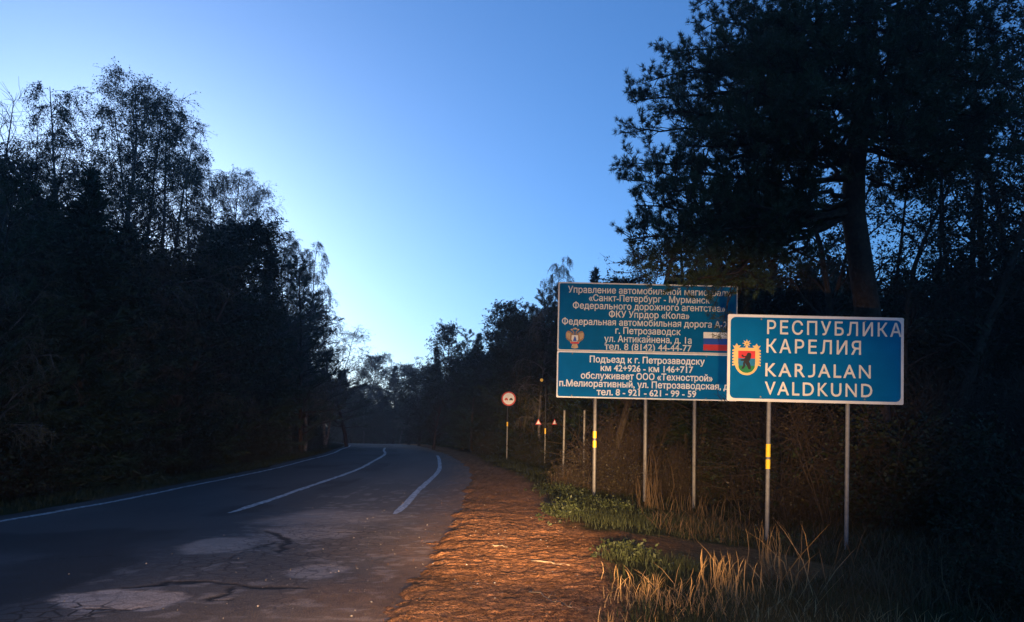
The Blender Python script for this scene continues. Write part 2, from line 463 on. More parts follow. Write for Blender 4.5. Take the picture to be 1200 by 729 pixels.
g = (0.70+0.6*fbm(AX*0.8, AY*0.25, 72, 4))[..., None]
colr = np.array([0.058, 0.056, 0.056])*g
blot = sm(0.52, 0.68, fbm(AX*0.7, AY*0.35, 75, 4))[..., None]*(S2 < 1.0)[..., None]
colr = colr*(1-0.45*blot)
old = sm(0.55, 2.2, S2+0.8*(fbm(AX, AY, 76, 3)-0.5))[..., None]
colr = colr*(1-old)+np.array([0.092, 0.082, 0.073])*g*old
colr = colr*(1-0.75*dust[..., None])+np.array([0.165, 0.118, 0.085])*(0.7+0.6*fbm(AX*6, AY*6, 73, 3))[..., None]*0.75*dust[..., None]
sf = (sm(-1.0, 0.25, S2-edge_s(AY)+1.1*(fbm(AX*1.6, AY*1.6, 81, 4)-0.5)+0.5*(fbm(AX*8, AY*8, 82, 2)-0.5)))[..., None]
colr = colr*(1-0.8*sf)+np.array([0.21, 0.115, 0.062])*(0.5+fbm(AX*11, AY*11, 83, 3))[..., None]*0.8*sf
sp = (sm(0.60, 0.72, fbm(AX*5, AY*5, 77, 3))*sm(0.5, 1.5, S2)*(1-sm(20, 30, AY)))[..., None]
colr = colr+0.09*sp*np.array([1, .88, .78])
colr = colr*(1-pale[..., None]*0.85)+np.array([0.42, 0.34, 0.28])*(0.85+0.3*fbm(AX*9, AY*9, 74, 3))[..., None]*pale[..., None]*0.85
colr = colr*(1-0.95*crack[..., None])+np.array([0.010, 0.008, 0.007])*0.95*crack[..., None]
AZ2 = AZ-0.010*crack-0.006*pale*(pale > 0.3)
road_me = grid_mesh('road', AX, AY, AZ2, M['asphalt'])
# grid_mesh winds for x-then-y order; this sheet runs the other way
road_me.flip_normals()
set_col(road_me, colr.reshape(-1, 3)); set_col(road_me, np.repeat(crz.reshape(-1, 1), 3, 1), 'Craze')
tag(obj('road', road_me), kind='structure')

def stripe(name, s_mid, width, y_from, y_to, label, seed):
    d = np.arange(d_of_y(y_from), y_to if y_to > 200 else d_of_y(y_to), 0.12)
    off = np.linspace(-width/2, width/2, 4)
    DD, OO = np.meshgrid(d, off, indexing='ij')
    x, y, nx, ny = cl_point(DD)
    rag = 0.05*(fbm(DD*3, OO*0+seed, seed, 3)-0.5)
    fade = sm(0, 1.0, DD-d[0])
    OO = OO*(0.5+0.5*fade)+np.where(np.abs(OO) > width/3, np.sign(OO)*rag, 0)
    x = x+nx*(s_mid+OO); y = y+ny*(s_mid+OO)
    me = grid_mesh(name, x, y, asphalt_z(x, y)+0.005, M['paint']); me.flip_normals()
    tag(obj(name, me), kind='structure')
stripe('road_edge_line', -3.28, 0.15, -20, 82, '', 1)
stripe('road_centre_line', 0.0, 0.17, 16.2, 72, '', 2)
stripe('road_edge_line', 3.28, 0.17, 16.4, 50, '', 3)

# ------------------------------------------------------------------ growing things
class Wood:
    def __init__(s): s.V = []; s.F = []; s.n = 0
    def tube(s, P, r, k=4):
        P = np.asarray(P, float); n = len(P); r = np.asarray(r, float)
        T = np.gradient(P, axis=0); T /= np.linalg.norm(T, axis=1, keepdims=True)+1e-9
        ref = np.array([0.9, 0.1, 0.05]) if abs(T[0, 2]) > 0.7 else np.array([0.05, 0.1, 1.0])
        U = np.cross(T, ref); U /= np.linalg.norm(U, axis=1, keepdims=True)+1e-9
        W = np.cross(T, U)
        a = np.arange(k)*2*math.pi/k
        ring = P[:, None]+(U[:, None]*np.cos(a)[None, :, None]+W[:, None]*np.sin(a)[None, :, None])*r[:, None, None]
        s.V.append(ring.reshape(-1, 3))
        i = np.arange((n-1)*k); q = i//k; j = i % k; b = s.n+q*k
        s.F.append(np.stack([b+j, b+(j+1) % k, b+k+(j+1) % k, b+k+j], 1))
        s.n += n*k
    def mesh(s, name, m): return mesh_np(name, np.concatenate(s.V), [np.concatenate(s.F)], [m], smooth=True)

def unit(rng, n):
    v = rng.normal(size=(n, 3)); return v/np.linalg.norm(v, axis=1, keepdims=True)
def leaf_quads(rng, C, size, jitter=0.4, aspect=0.62, hang=0.0):
    n = len(C); a = unit(rng, n); a[:, 2] -= hang; a /= np.linalg.norm(a, axis=1, keepdims=True)
    b = np.cross(a, unit(rng, n)); b /= np.linalg.norm(b, axis=1, keepdims=True)+1e-9
    sz = (size*(1+jitter*(rng.random(n)*2-1)))[:, None]
    V = np.stack([C, C+a*sz*0.55+b*sz*aspect*0.5, C+a*sz, C+a*sz*0.5-b*sz*aspect*0.5], 1).reshape(-1, 3)
    return V, np.arange(4*n).reshape(-1, 4)
def needle_tris(rng, C, Dr, L, wdt, spread=1.0):
    """One narrow needle triangle per centre, leaning towards Dr."""
    n = len(C); d = Dr+unit(rng, n)*spread; d /= np.linalg.norm(d, axis=1, keepdims=True)+1e-9
    b = np.cross(d, unit(rng, n)); b /= np.linalg.norm(b, axis=1, keepdims=True)+1e-9
    L = (L*(0.7+0.6*rng.random(n)))[:, None]
    V = np.stack([C+b*wdt*0.5, C-b*wdt*0.5, C+d*L], 1).reshape(-1, 3)
    return V, np.arange(3*n).reshape(-1, 3)
def path(rng, p, d, L, n, wob, grav):
    p = np.array(p, float); d = np.array(d, float); d /= np.linalg.norm(d)
    out = [p.copy()]; st = L/n
    for i in range(n):
        d = d+rng.normal(size=3)*wob; d[2] += grav; d /= np.linalg.norm(d)
        p = p+d*st; out.append(p.copy())
    return np.array(out)
def lerp_path(P, t):
    f = t*(len(P)-1); i = min(int(f), len(P)-2); u = f-i
    return P[i]*(1-u)+P[i+1]*u, P[i+1]-P[i]

def broadleaf(seed, H, spread, nb, leaf, leaves, base=0.2, up=0.9, droop=-0.16, m_leaf='leaf_birch', m_bark='bark_birch', sub=6, tw=4, lean=0.0, tip=0.35, stems=1, hang=0.3, r0=None, wander=0.05):
    """Trunk(s), ascending limbs, sub-limbs and hanging twigs with leaves."""
    rng = np.random.default_rng(seed); W = Wood(); LC = []
    for st in range(stems):
        a0 = rng.random()*6.28; h = H*(1-0.18*st)
        d0 = (lean+0.10*(stems > 1)*math.cos(a0), 0.10*(stems > 1)*math.sin(a0), 1)
        T = path(rng, (0.15*st*math.cos(a0), 0.15*st*math.sin(a0), -0.3), d0, h+0.3, 16, wander, 0.03)
        R0 = (r0 or 0.011*H)*(1-0.25*st)
        rr = R0*(1-np.linspace(0, 1, 17)**0.9*0.93)
        W.tube(T, rr, 7)
        for i in range(nb//stems):
            t = base+(1-base)*(i+rng.random())/(nb//stems)*0.98
            p, td = lerp_path(T, min(t, 0.985))
            az = i*2.4+rng.random()*0.8
            prof = (min(1, (1-t)/0.55)**0.7)*(0.55+0.45*min(1, (t-base+0.12)/0.3))
            L = spread*(tip*0.4+prof)*(0.7+0.5*rng.random())
            d = np.array([math.cos(az), math.sin(az), up*(0.7+0.8*t)])
            B = path(rng, p, d, L, 6, 0.12, droop*0.35)
            rb = max(0.006, R0*(1-t)*0.42+0.006)
            W.tube(B, rb*(1-np.linspace(0, 1, 7)*0.8), 4)
            for j in range(sub):
                u = 0.25+0.75*(j+rng.random())/sub
                q, bd = lerp_path(B, min(u, 0.99))
                d2 = bd/np.linalg.norm(bd)+unit(rng, 1)[0]*0.9
                l2 = L*0.42*(1.1-u*0.6)+0.2
                S_ = path(rng, q, d2, l2, 4, 0.16, droop)
                W.tube(S_, np.linspace(rb*0.35+0.003, 0.003, 5), 3)
                for k in range(tw):
                    v = 0.2+0.8*rng.random()
                    q2, sd_ = lerp_path(S_, min(v, 0.99))
                    d3 = sd_/np.linalg.norm(sd_)*0.6+unit(rng, 1)[0]*0.8
                    X = path(rng, q2, d3, 0.25+0.45*rng.random(), 4, 0.15, droop*1.6)
                    W.tube(X[[0, 2, 4]], (0.0055, 0.005, 0.003), 3)
                    nl = rng.poisson(leaves)
                    if nl:
                        ts = rng.random(nl)*4; ii = np.minimum(ts.astype(int), 3); uu = (ts-ii)[:, None]
                        LC.append(X[ii]*(1-uu)+X[ii+1]*uu+rng.normal(size=(nl, 3))*0.035)
    C = np.concatenate(LC)
    V, F = leaf_quads(rng, C, leaf, hang=hang)
    return W.mesh('trunk', M[m_bark]), mesh_np('crown', V, [F], [M[m_leaf]]), H

def pine(seed, H, spread, base=0.25, nb=46, tuft=14, L=0.11, wdt=0.016, m='needle_pine', whorl_up=0.35):
    rng = np.random.default_rng(seed); W = Wood(); C = []; Dd = []
    T = path(rng, (0, 0, -0.3), (0, 0, 1), H+0.3, 14, 0.035, 0.03)
    R0 = 0.012*H; W.tube(T, R0*(1-np.linspace(0, 1, 15)*0.93), 7)
    for i in range(nb):
        t = base+(1-base)*(i+rng.random()*0.8)/nb*0.99
        p, _ = lerp_path(T, min(t, 0.985)); az = i*2.4+rng.random()
        prof = min(1, (1-t)/0.6)**0.8*(0.6+0.4*min(1, (t-base+0.1)/0.25))
        L1 = spread*(0.12+prof)*(0.65+0.6*rng.random())
        d = np.array([math.cos(az), math.sin(az), whorl_up+0.9*max(0, t-0.55)])
        B = path(rng, p, d, L1, 6, 0.12, 0.05)
        rb = R0*(1-t)*0.35+0.01
        W.tube(B, rb*(1-np.linspace(0, 1, 7)*0.8), 4)
        nsub = int(4+L1*4)
        for j in range(nsub):
            u = 0.22+0.78*(j+rng.random())/nsub
            q, bd = lerp_path(B, min(u, 0.99)); bd = bd/np.linalg.norm(bd)
            d2 = bd+unit(rng, 1)[0]*0.8; d2[2] += 0.3
            S_ = path(rng, q, d2, 0.22+L1*0.28*(1.1-u)*(0.6+0.8*rng.random()), 3, 0.15, 0.12)
            W.tube(S_[[0, 3]], (0.008, 0.005), 3)
            for v in np.linspace(0.35, 1, 4):
                q2, sd_ = lerp_path(S_, min(v, 0.99)); sd_ = sd_/np.linalg.norm(sd_)
                n = int(tuft*(0.6+0.5*v))
                C.append(q2+rng.normal(size=(n, 3))*0.025); Dd.append(np.repeat((sd_*0.7+np.array([0, 0, .25]))[None], n, 0))
    V, F = needle_tris(rng, np.concatenate(C), np.concatenate(Dd), L, wdt, 0.9)
    return W.mesh('trunk', M['bark_pine']), mesh_np('crown', V, [F], [M[m]]), H

def spruce(seed, H, spread, base=0.03, step=0.26):
    rng = np.random.default_rng(seed); W = Wood(); C = []; Dd = []
    T = path(rng, (0, 0, -0.3), (0, 0, 1), H+0.3, 12, 0.012, 0.03)
    R0 = 0.011*H; W.tube(T, R0*(1-np.linspace(0, 1, 13)*0.96), 6)
    z = base*H
    while z < H*0.99:
        t = z/H; p, _ = lerp_path(T, min(0.985, (z+0.3)/(H+0.3)))
        for k in range(rng.integers(4, 7)):
            az = rng.random()*6.28
            L1 = (spread*(1-t)**0.85+0.08)*(0.6+0.55*rng.random())
            B = path(rng, p, (math.cos(az), math.sin(az), 0.15+0.9*t*t-0.2*(1-t)), L1, 5, 0.06, 0.05)
            W.tube(B[[0, 2, 5]], (0.006+0.012*(1-t), 0.008, 0.004), 3)
            ns = max(2, int(L1/0.11)); u = (np.arange(ns)+rng.random(ns))/ns*0.92+0.08
            f = u*5; ii = np.minimum(f.astype(int), 4); q = B[ii]*(1-(f-ii)[:, None])+B[ii+1]*(f-ii)[:, None]
            bd = (B[ii+1]-B[ii]); bd /= np.linalg.norm(bd, axis=1, keepdims=True)
            for rep in range(9):
                C.append(q+rng.normal(size=q.shape)*0.03); dn = bd*0.9; dn[:, 2] -= 0.15; Dd.append(dn)
        z += step*(0.6+0.5*(1-t))
    V, F = needle_tris(rng, np.concatenate(C), np.concatenate(Dd), 0.27, 0.055, 0.75)
    return W.mesh('trunk', M['bark_dark']), mesh_np('crown', V, [F], [M['needle_spruce']]), H

PROTO = {
    'birch': [broadleaf(1, 13, 2.7, 50, 0.050, 12, tw=7), broadleaf(2, 13, 2.4, 46, 0.050, 12, lean=0.06, tw=7), broadleaf(3, 13, 2.7, 54, 0.050, 11, stems=2, tw=7)],
    'weeping_birch': [broadleaf(4, 13, 2.3, 46, 0.052, 13, droop=-0.34, up=0.8, hang=0.7, tw=6), broadleaf(5, 12, 2.1, 42, 0.052, 13, droop=-0.38, up=0.7, hang=0.7, tw=6)],
    'alder': [broadleaf(6, 11, 2.6, 56, 0.11, 12, base=0.08, droop=-0.05, m_leaf='leaf_alder', m_bark='bark_dark', tw=5),
              broadleaf(7, 11, 2.9, 60, 0.11, 12, base=0.05, droop=-0.06, m_leaf='leaf_alder', m_bark='bark_dark', tw=5, stems=2)],
    'aspen': [broadleaf(8, 12, 1.5, 34, 0.085, 7, base=0.15, droop=-0.04, m_leaf='leaf_alder', m_bark='bark_dark', tw=4, wander=0.06),
              broadleaf(9, 12, 1.7, 36, 0.085, 6, base=0.10, droop=-0.06, m_leaf='leaf_alder', m_bark='bark_dark', tw=4, stems=2, wander=0.06),
              broadleaf(18, 12, 1.3, 30, 0.08, 6, base=0.2, droop=-0.03, m_leaf='leaf_alder', m_bark='bark_dark', tw=4, lean=0.08, wander=0.07)],
    'bare': [broadleaf(10, 11, 1.5, 26, 0.05, 0.25, base=0.3, up=1.5, droop=0.02, m_bark='bark_dark', sub=5, tw=3, wander=0.04)],
    'pine': [pine(11, 12, 2.2, nb=56, wdt=0.024), pine(12, 12, 2.0, base=0.08, nb=60, wdt=0.024), pine(13, 11, 2.5, base=0.2, nb=56, wdt=0.024)],
    'spruce': [spruce(14, 12, 2.3), spruce(15, 12, 2.0), spruce(16, 10, 2.0)],
    'bare_shrub': [broadleaf(24, 2.4, 0.8, 40, 0.05, 0.9, base=0.1, m_leaf='leaf_shrub', m_bark='twig', sub=4, tw=3, stems=8, r0=0.016, up=2.0, droop=-0.02, wander=0.08)],
    'shrub': [broadleaf(21, 1.8, 0.8, 30, 0.06, 7, base=0.1, m_leaf='leaf_shrub', m_bark='twig', sub=3, tw=3, stems=5, r0=0.014, up=1.3, droop=-0.03),
              broadleaf(22, 2.4, 0.9, 40, 0.065, 5, base=0.15, m_leaf='leaf_shrub', m_bark='twig', sub=3, tw=3, stems=6, r0=0.014, up=1.6, droop=-0.02),
              broadleaf(23, 2.2, 1.0, 42, 0.075, 9, base=0.05, m_leaf='leaf_alder', m_bark='twig', sub=3, tw=4, stems=6, r0=0.015, up=1.2, droop=-0.03)],
}
APEX = {}
for _l in PROTO.values():
    for _t, _c, _h in _l:
        co = np.empty(len(_t.vertices)*3, np.float32); _t.vertices.foreach_get('co', co); co = co.reshape(-1, 3)
        cz = np.empty(len(_c.vertices)*3, np.float32); _c.vertices.foreach_get('co', cz); cz = cz.reshape(-1, 3)
        cz = cz[np.argsort(cz[:, 2])]; tip = cz[-60:]
        APEX[_c.name] = (float(tip[:, 0].mean()), float(tip[:, 1].mean()), float(tip[:, 2].mean()))
KIND = {'birch': ('birch_tree', 'tree'), 'weeping_birch': ('birch_tree', 'tree'), 'alder': ('alder_tree', 'tree'), 'aspen': ('aspen_tree', 'tree'),
        'bare': ('bare_tree', 'tree'), 'pine': ('pine_tree', 'tree'), 'spruce': ('spruce_tree', 'tree'), 'shrub': ('shrub', 'shrub'), 'bare_shrub': ('shrub', 'shrub')}
prng = random.Random(5)
def plant(kind, var, x, y, height, wid, label, group=None, rz=None, aim=False):
    tm, cm, H0 = PROTO[kind][var % len(PROTO[kind])]
    ax_, ay_, H0 = APEX[cm.name]
    nm, cat = KIND[kind]
    r = empty(nm, (x, y, tz(x, y)-0.03), prng.uniform(0, 6.28) if rz is None else rz, label, cat, group)
    k = height/H0
    if aim:                                        # put the tip, not the foot, over the given spot
        a_ = r.rotation_euler.z; r.location.x -= k*wid*(ax_*math.cos(a_)-ay_*math.sin(a_)); r.location.y -= k*wid*(ax_*math.sin(a_)+ay_*math.cos(a_))
        r.location.z = tz(r.location.x, r.location.y)-0.03
    r.scale = (k*wid, k*wid, k)
    obj('stems' if 'shrub' in kind else 'trunk', tm, r)
    obj('foliage' if 'shrub' in kind else 'crown', cm, r)
    return r
def plant_px(kind, var, px, py, Y, wid, label, group=None, rz=None):
    """Plant a tree whose top shows at a pixel, Y metres ahead."""
    p = at(px, py, Y)
    return plant(kind, var, p.x, Y, p.z-tz(p.x, Y), wid, label, group, rz, True)

# the skyline of the left forest, from the near end to the far end
SKY_L = [
 ('bare', 0, 12, 128, 22, 1.0, 'leafless thin tree at the near left end of the skyline, twigs only'),
 ('bare', 0, 42, 148, 24, 0.8, 'second leafless thin tree, between the first one and the tall birches'),
 ('weeping_birch', 0, 96, 100, 27, 1.05, 'weeping birch with drooping crown just before the tallest birch on the left'),
 ('birch', 0, 148, 82, 30, 1.1, 'tallest birch on the left skyline, airy rounded top'),
 ('birch', 1, 196, 106, 33, 1.05, 'tall birch with slanting stem next to the tallest one on the left skyline'),
 ('birch', 2, 215, 140, 35, 1.0, 'forked birch on the falling side of the tall left birch cluster'),
 ('weeping_birch', 1, 238, 180, 37, 0.8, 'weeping birch with hanging twigs at the open gap in the left skyline'),
 ('birch', 0, 287, 196, 44, 0.9, 'slim pale birch standing up alone beyond the gap in the left skyline'),
 ('birch', 1, 309, 214, 46, 0.9, 'lower companion of the lone pale birch beyond the skyline gap'),
 ('birch', 1, 340, 270, 49, 0.7, 'birch with thin crown stepping down toward the road end on the left'),
 ('weeping_birch', 0, 352, 282, 54, 0.8, 'small weeping birch second to last on the descending left skyline'),
 ('weeping_birch', 1, 372, 280, 63, 0.8, 'small weeping birch at the last step of the left skyline'),
 ('pine', 0, 366, 338, 60, 1.7, 'tufted pine leaning out toward the road below the last birch'),
 ('birch', 2, 376, 352, 70, 1.2, 'pale wispy birch poking out behind the tufted pine at left'),
 ('pine', 2, 372, 405, 72, 1.9, 'last low pine of the left forest, its tufted branch pointing to the sky gap'),
 ('birch', 1, 60, 172, 25, 1.1, 'birch with open crown right of the second leafless tree'),
 ('weeping_birch', 1, 122, 124, 29, 1.05, 'weeping birch leaning on the left side of the tallest birch'),
 ('weeping_birch', 0, 170, 112, 32, 1.0, 'weeping birch wedged between the tallest and the slanting birch'),
 ('birch', 0, 222, 165, 38, 0.85, 'birch just left of the one with hanging twigs at the skyline gap'),
 ('birch', 2, 8, 176, 21, 1.1, 'birch under the first leafless tree at the left edge'),
 ('birch', 1, 80, 158, 27, 1.0, 'thin birch in front of the dip before the tall weeping birch'),
 ('birch', 2, 326, 262, 50, 0.8, 'birch between the pale pair and the descending small birches'),
 ('spruce', 0, 244, 262, 36, 1.1, 'dark spruce tip filling the foot of the skyline gap'),
 ('pine', 1, 262, 262, 40, 1.1, 'dark pine top beside the spruce tip in the skyline gap'),
 ('spruce', 1, 316, 282, 45, 1.1, 'pointed dark spruce in front of the lone pale birches'),
 ('pine', 1, 345, 300, 47, 1.1, 'dark pine top in front of the descending small birches'),
 ('spruce', 2, 110, 196, 25, 1.3, 'dark spruce in front of the tall weeping birch on the left'),
 ('pine', 2, 20, 205, 20, 1.2, 'dark pine below the leafless thin trees at the left edge'),
]
for k in SKY_L:
    o = plant_px(*k); ss_ = float(lateral(np.array([o.location.x]), np.array([o.location.y]))[0])
    if ss_ > -5: print('NEAR ROAD', k[-1], ss_)
SKY_F = [
 ('birch', 0, 425, 430, 126, 1.2, 'pale birch at the left foot of the distant sky gap'),
 ('alder', 0, 441, 412, 130, 1.3, 'highest round tree beyond the bend in the middle of the sky gap'),
 ('weeping_birch', 0, 453, 410, 133, 1.1, 'slim birch touching the round tree beyond the bend'),
 ('spruce', 0, 463, 428, 128, 1.5, 'far spruce just right of the round tree beyond the bend'),
 ('pine', 0, 474, 442, 124, 1.5, 'far pine next to the deepest point of the sky gap'),
 ('birch', 1, 486, 450, 122, 1.3, 'lowest far birch at the deepest point of the sky gap'),
 ('alder', 1, 503, 424, 88, 1.2, 'round tree starting the right forest at the sky gap'),
 ('spruce', 1, 511, 408, 78, 1.2, 'spruce rising on the right side of the sky gap'),
 ('alder', 0, 527, 373, 70, 1.0, 'pointed leafy tree, the first peak right of the sky gap'),
 ('pine', 1, 546, 384, 67, 1.2, 'flat topped pine just after the first peak right of the gap'),
 ('spruce', 0, 562, 390, 64, 1.3, 'dark spruce between the first peak and the taller pines'),
 ('alder', 1, 575, 380, 62, 0.9, 'rounded leafy tree behind the dark pines right of the gap'),
 ('pine', 0, 598, 368, 57, 1.2, 'tufted pine at the start of the taller group left of the blue signs'),
 ('pine', 2, 618, 352, 53, 1.2, 'tufted pine second in the taller group left of the blue signs'),
 ('pine', 1, 640, 336, 49, 1.3, 'broad tufted pine close to the left edge of the big sign'),
 ('weeping_birch', 1, 664, 302, 46, 0.8, 'highest birch tip standing over the left corner of the big sign'),
 ('pine', 0, 655, 326, 44, 1.1, 'dark pine below the highest birch tip over the big sign'),
 ('spruce', 1, 699, 312, 42, 0.9, 'small pointed spruce tip above the top edge of the big sign'),
 ('spruce', 2, 721, 324, 41, 0.9, 'smaller spruce tip beside the other one above the big sign'),
]
for k in SKY_F:
    o = plant_px(*k); ss_ = float(lateral(np.array([o.location.x]), np.array([o.location.y]))[0])
    if abs(ss_) < 5: print('NEAR ROAD', k[-1], ss_)

# fill of the forest walls
SKL = np.array([(-400,190),(0,195),(60,200),(100,185),(150,170),(200,205),(225,285),(255,312),(290,318),(330,325),(360,350),(385,405),(410,440),(430,462),(480,472),(496,455),(530,396),(580,386),(620,360),(650,338),(700,345),(745,330),(800,300),(2000,260)])
rng = random.Random(11)
def pix(x, y, z):
    v = CAM_M.inverted() @ Vector((x, y, z)); return 600+F_PX*v.x/-v.z, 470-F_PX*v.y/-v.z
def fill(n, side, smin, smax, ymin, ymax, kinds, label, group, hmin=7, hmax=13, drop=0, gap=1.5):
    done = 0; tries = 0; pts = []
    while done < n and tries < n*60:
        tries += 1
        d = d_of_y(ymin)+(d_of_y(ymax)-d_of_y(ymin))*rng.random()
        s = (smin+(smax-smin)*rng.random()**1.3)*side
        x, y, nx, ny = cl_point(d); X = float(x+nx*s); Y = float(y+ny*s)
        if Y < 2 or abs(X)/max(Y, 1) > 0.95 or (side > 0 and Y < 47 and X-3.2 < 0.072*Y): continue
        if any((X-a)**2+(Y-b)**2 < gap*gap for a, b in pts): continue
        gz = tz(X, Y); px, _ = pix(X, Y, gz+1)
        top = np.interp(px, SKL[:, 0], SKL[:, 1])+drop+rng.random()*25
        hm = at(px, top, Y).z-gz
        h = min(rng.uniform(hmin, hmax), hm)
        if h < 3.0: continue
        k = rng.choice(kinds); pts.append((X, Y))
        plant(k, rng.randrange(3), X, Y, h, rng.uniform(1.05, 1.45), label[k], group[k])
        done += 1
LL = {'spruce': 'dark spruce merged into the black forest wall left of the road', 'pine': 'dark pine merged into the black forest wall left of the road', 'alder': 'dark leafy tree merged into the black forest wall left of the road'}
LG = {'spruce': 'spruces in the left forest wall', 'pine': 'pines in the left forest wall', 'alder': 'leafy trees in the left forest wall'}
fill(64, -1, 7.6, 11, 10, 100, ['spruce', 'alder', 'spruce', 'pine'], LL, LG, 6, 12, 15, 1.5)
fill(60, -1, 10, 22, 12, 90, ['spruce', 'pine', 'alder'], LL, LG, 8, 14, 0, 1.8)
RL = {'spruce': 'dark spruce in the forest behind the blue signs, hidden in its mass', 'pine': 'dark pine in the forest behind the blue signs, hidden in its mass', 'alder': 'dark leafy tree in the forest behind the blue signs, hidden in its mass', 'aspen': 'thin stemmed leafy tree behind the large pine, sky showing through'}
RG = {'spruce': 'spruces in the right forest', 'pine': 'pines in the right forest', 'alder': 'leafy trees in the right forest', 'aspen': 'thin leafy trees behind the large pine'}
fill(60, 1, 8.5, 15, 30, 90, ['spruce', 'alder', 'pine', 'alder'], RL, RG, 7, 13, 0, 1.4)
fill(26, 1, 14, 30, 28, 80, ['spruce', 'alder'], RL, RG, 7, 12, 25, 2.2)
FL = {k: v.replace('in the forest behind the blue signs, hidden in its mass', 'in the distant forest beyond the bend') for k, v in RL.items()}
FG = {k: v.replace('right forest', 'distant forest') for k, v in RG.items()}
for i in range(40):
    px = 400+120*i/39+rng.uniform(-4, 4); Y = rng.uniform(124, 150)
    k = rng.choice(['spruce', 'alder', 'alder']); p = at(px, np.interp(px, SKL[:, 0], SKL[:, 1])+rng.uniform(-4, 14), Y)
    plant(k, rng.randrange(3), p.x, Y, p.z-tz(p.x, Y), 1.4, FL[k], FG[k])
fill(22, -1, 7.4, 14, 56, 98, ['spruce', 'pine', 'alder'], LL, LG, 6, 12, 4, 1.4)
# thin leafy trees behind the large pine
for i, (px, py, Y, wd) in enumerate([(760, 300, 30, 1.2), (800, 210, 29, 1.2), (842, 120, 27, 1.1), (880, 60, 26, 1.2), (905, 150, 31, 1.2), (938, 40, 27, 1.1), (968, 120, 30, 1.0), (1005, 50, 33, 1.0),
        (1042, 110, 28, 1.1), (1066, 20, 31, 1.1), (1094, 80, 27, 1.0), (1118, 30, 30, 1.2), (1144, 100, 26, 1.2), (1162, -20, 28, 1.2), (1186, 60, 25, 1.2), (1215, -40, 26, 1.3), (1250, 30, 24, 1.3), (1290, 0, 24, 1.3)]):
    plant_px('aspen', i, px, py, Y, wd, RL['aspen'], RG['aspen'])
# low dark leafy trees closing the wood behind the signs
for i in range(34):
    px = 730+620*i/33+rng.uniform(-8, 8); Y = rng.uniform(32, 39) if px < 900 else rng.uniform(25, 34)
    p = at(px, rng.uniform(345, 425) if px < 1090 else rng.uniform(300, 400), Y)
    k = ('alder', 'spruce', 'aspen')[i % 3]
    plant(k, i, p.x, Y, max(3, p.z-tz(p.x, Y)), 1.45, 'low dark %s closing the wood behind the signs' % KIND[k][0].replace('_', ' '), 'low %ss behind the signs' % KIND[k][0].replace('_', ' '))

# the wood behind the front rows: one dark mass of crowns nobody could count
def wood_mass():
    rr = np.random.default_rng(31); Cs = []; done = 0
    while done < 520:
        u = rr.random()
        if u < 0.42: d = d_of_y(14)+(d_of_y(135)-d_of_y(14))*rr.random(); s = -rr.uniform(15, 40)
        elif u < 0.82: d = d_of_y(30)+(d_of_y(92)-d_of_y(30))*rr.random(); s = rr.uniform(13, 40)
        else: d = None
        if d is None: X, Y = rr.uniform(-40, 15), rr.uniform(128, 185)
        else:
            x, y, nx, ny = cl_point(d); X, Y = float(x+nx*s), float(y+ny*s)
        if Y < 12 or abs(X) > 0.9*Y or abs(float(lateral(np.array([X]), np.array([Y]))[0])) < 8: continue
        g_ = tz(X, Y); px, _ = pix(X, Y, g_+1)
        top = at(px, np.interp(px, SKL[:, 0], SKL[:, 1])+rr.uniform(8, 45), Y).z-g_
        h = min(top, rr.uniform(10, 15)); done += 1
        if h < 3: continue
        n = 1100; t = rr.random(n)**0.9; r_ = rr.uniform(1.5, 2.4)*np.minimum(1, (1-t)*1.9+0.1)*np.sqrt(rr.random(n)); a = rr.random(n)*6.28
        lump = 1+0.35*np.sin(a*3+t*11+rr.random()*6)
        Cs.append(np.stack([X+r_*lump*np.cos(a), Y+r_*lump*np.sin(a), g_+t*h], 1))
    V, F = leaf_quads(rr, np.concatenate(Cs), 0.30, aspect=0.7)
    tag(obj('forest', mesh_np('forest', V, [F], [M['needle_spruce']])), 'dark mass of the wood behind the front rows of trees', 'forest', kind='stuff')
wood_mass()

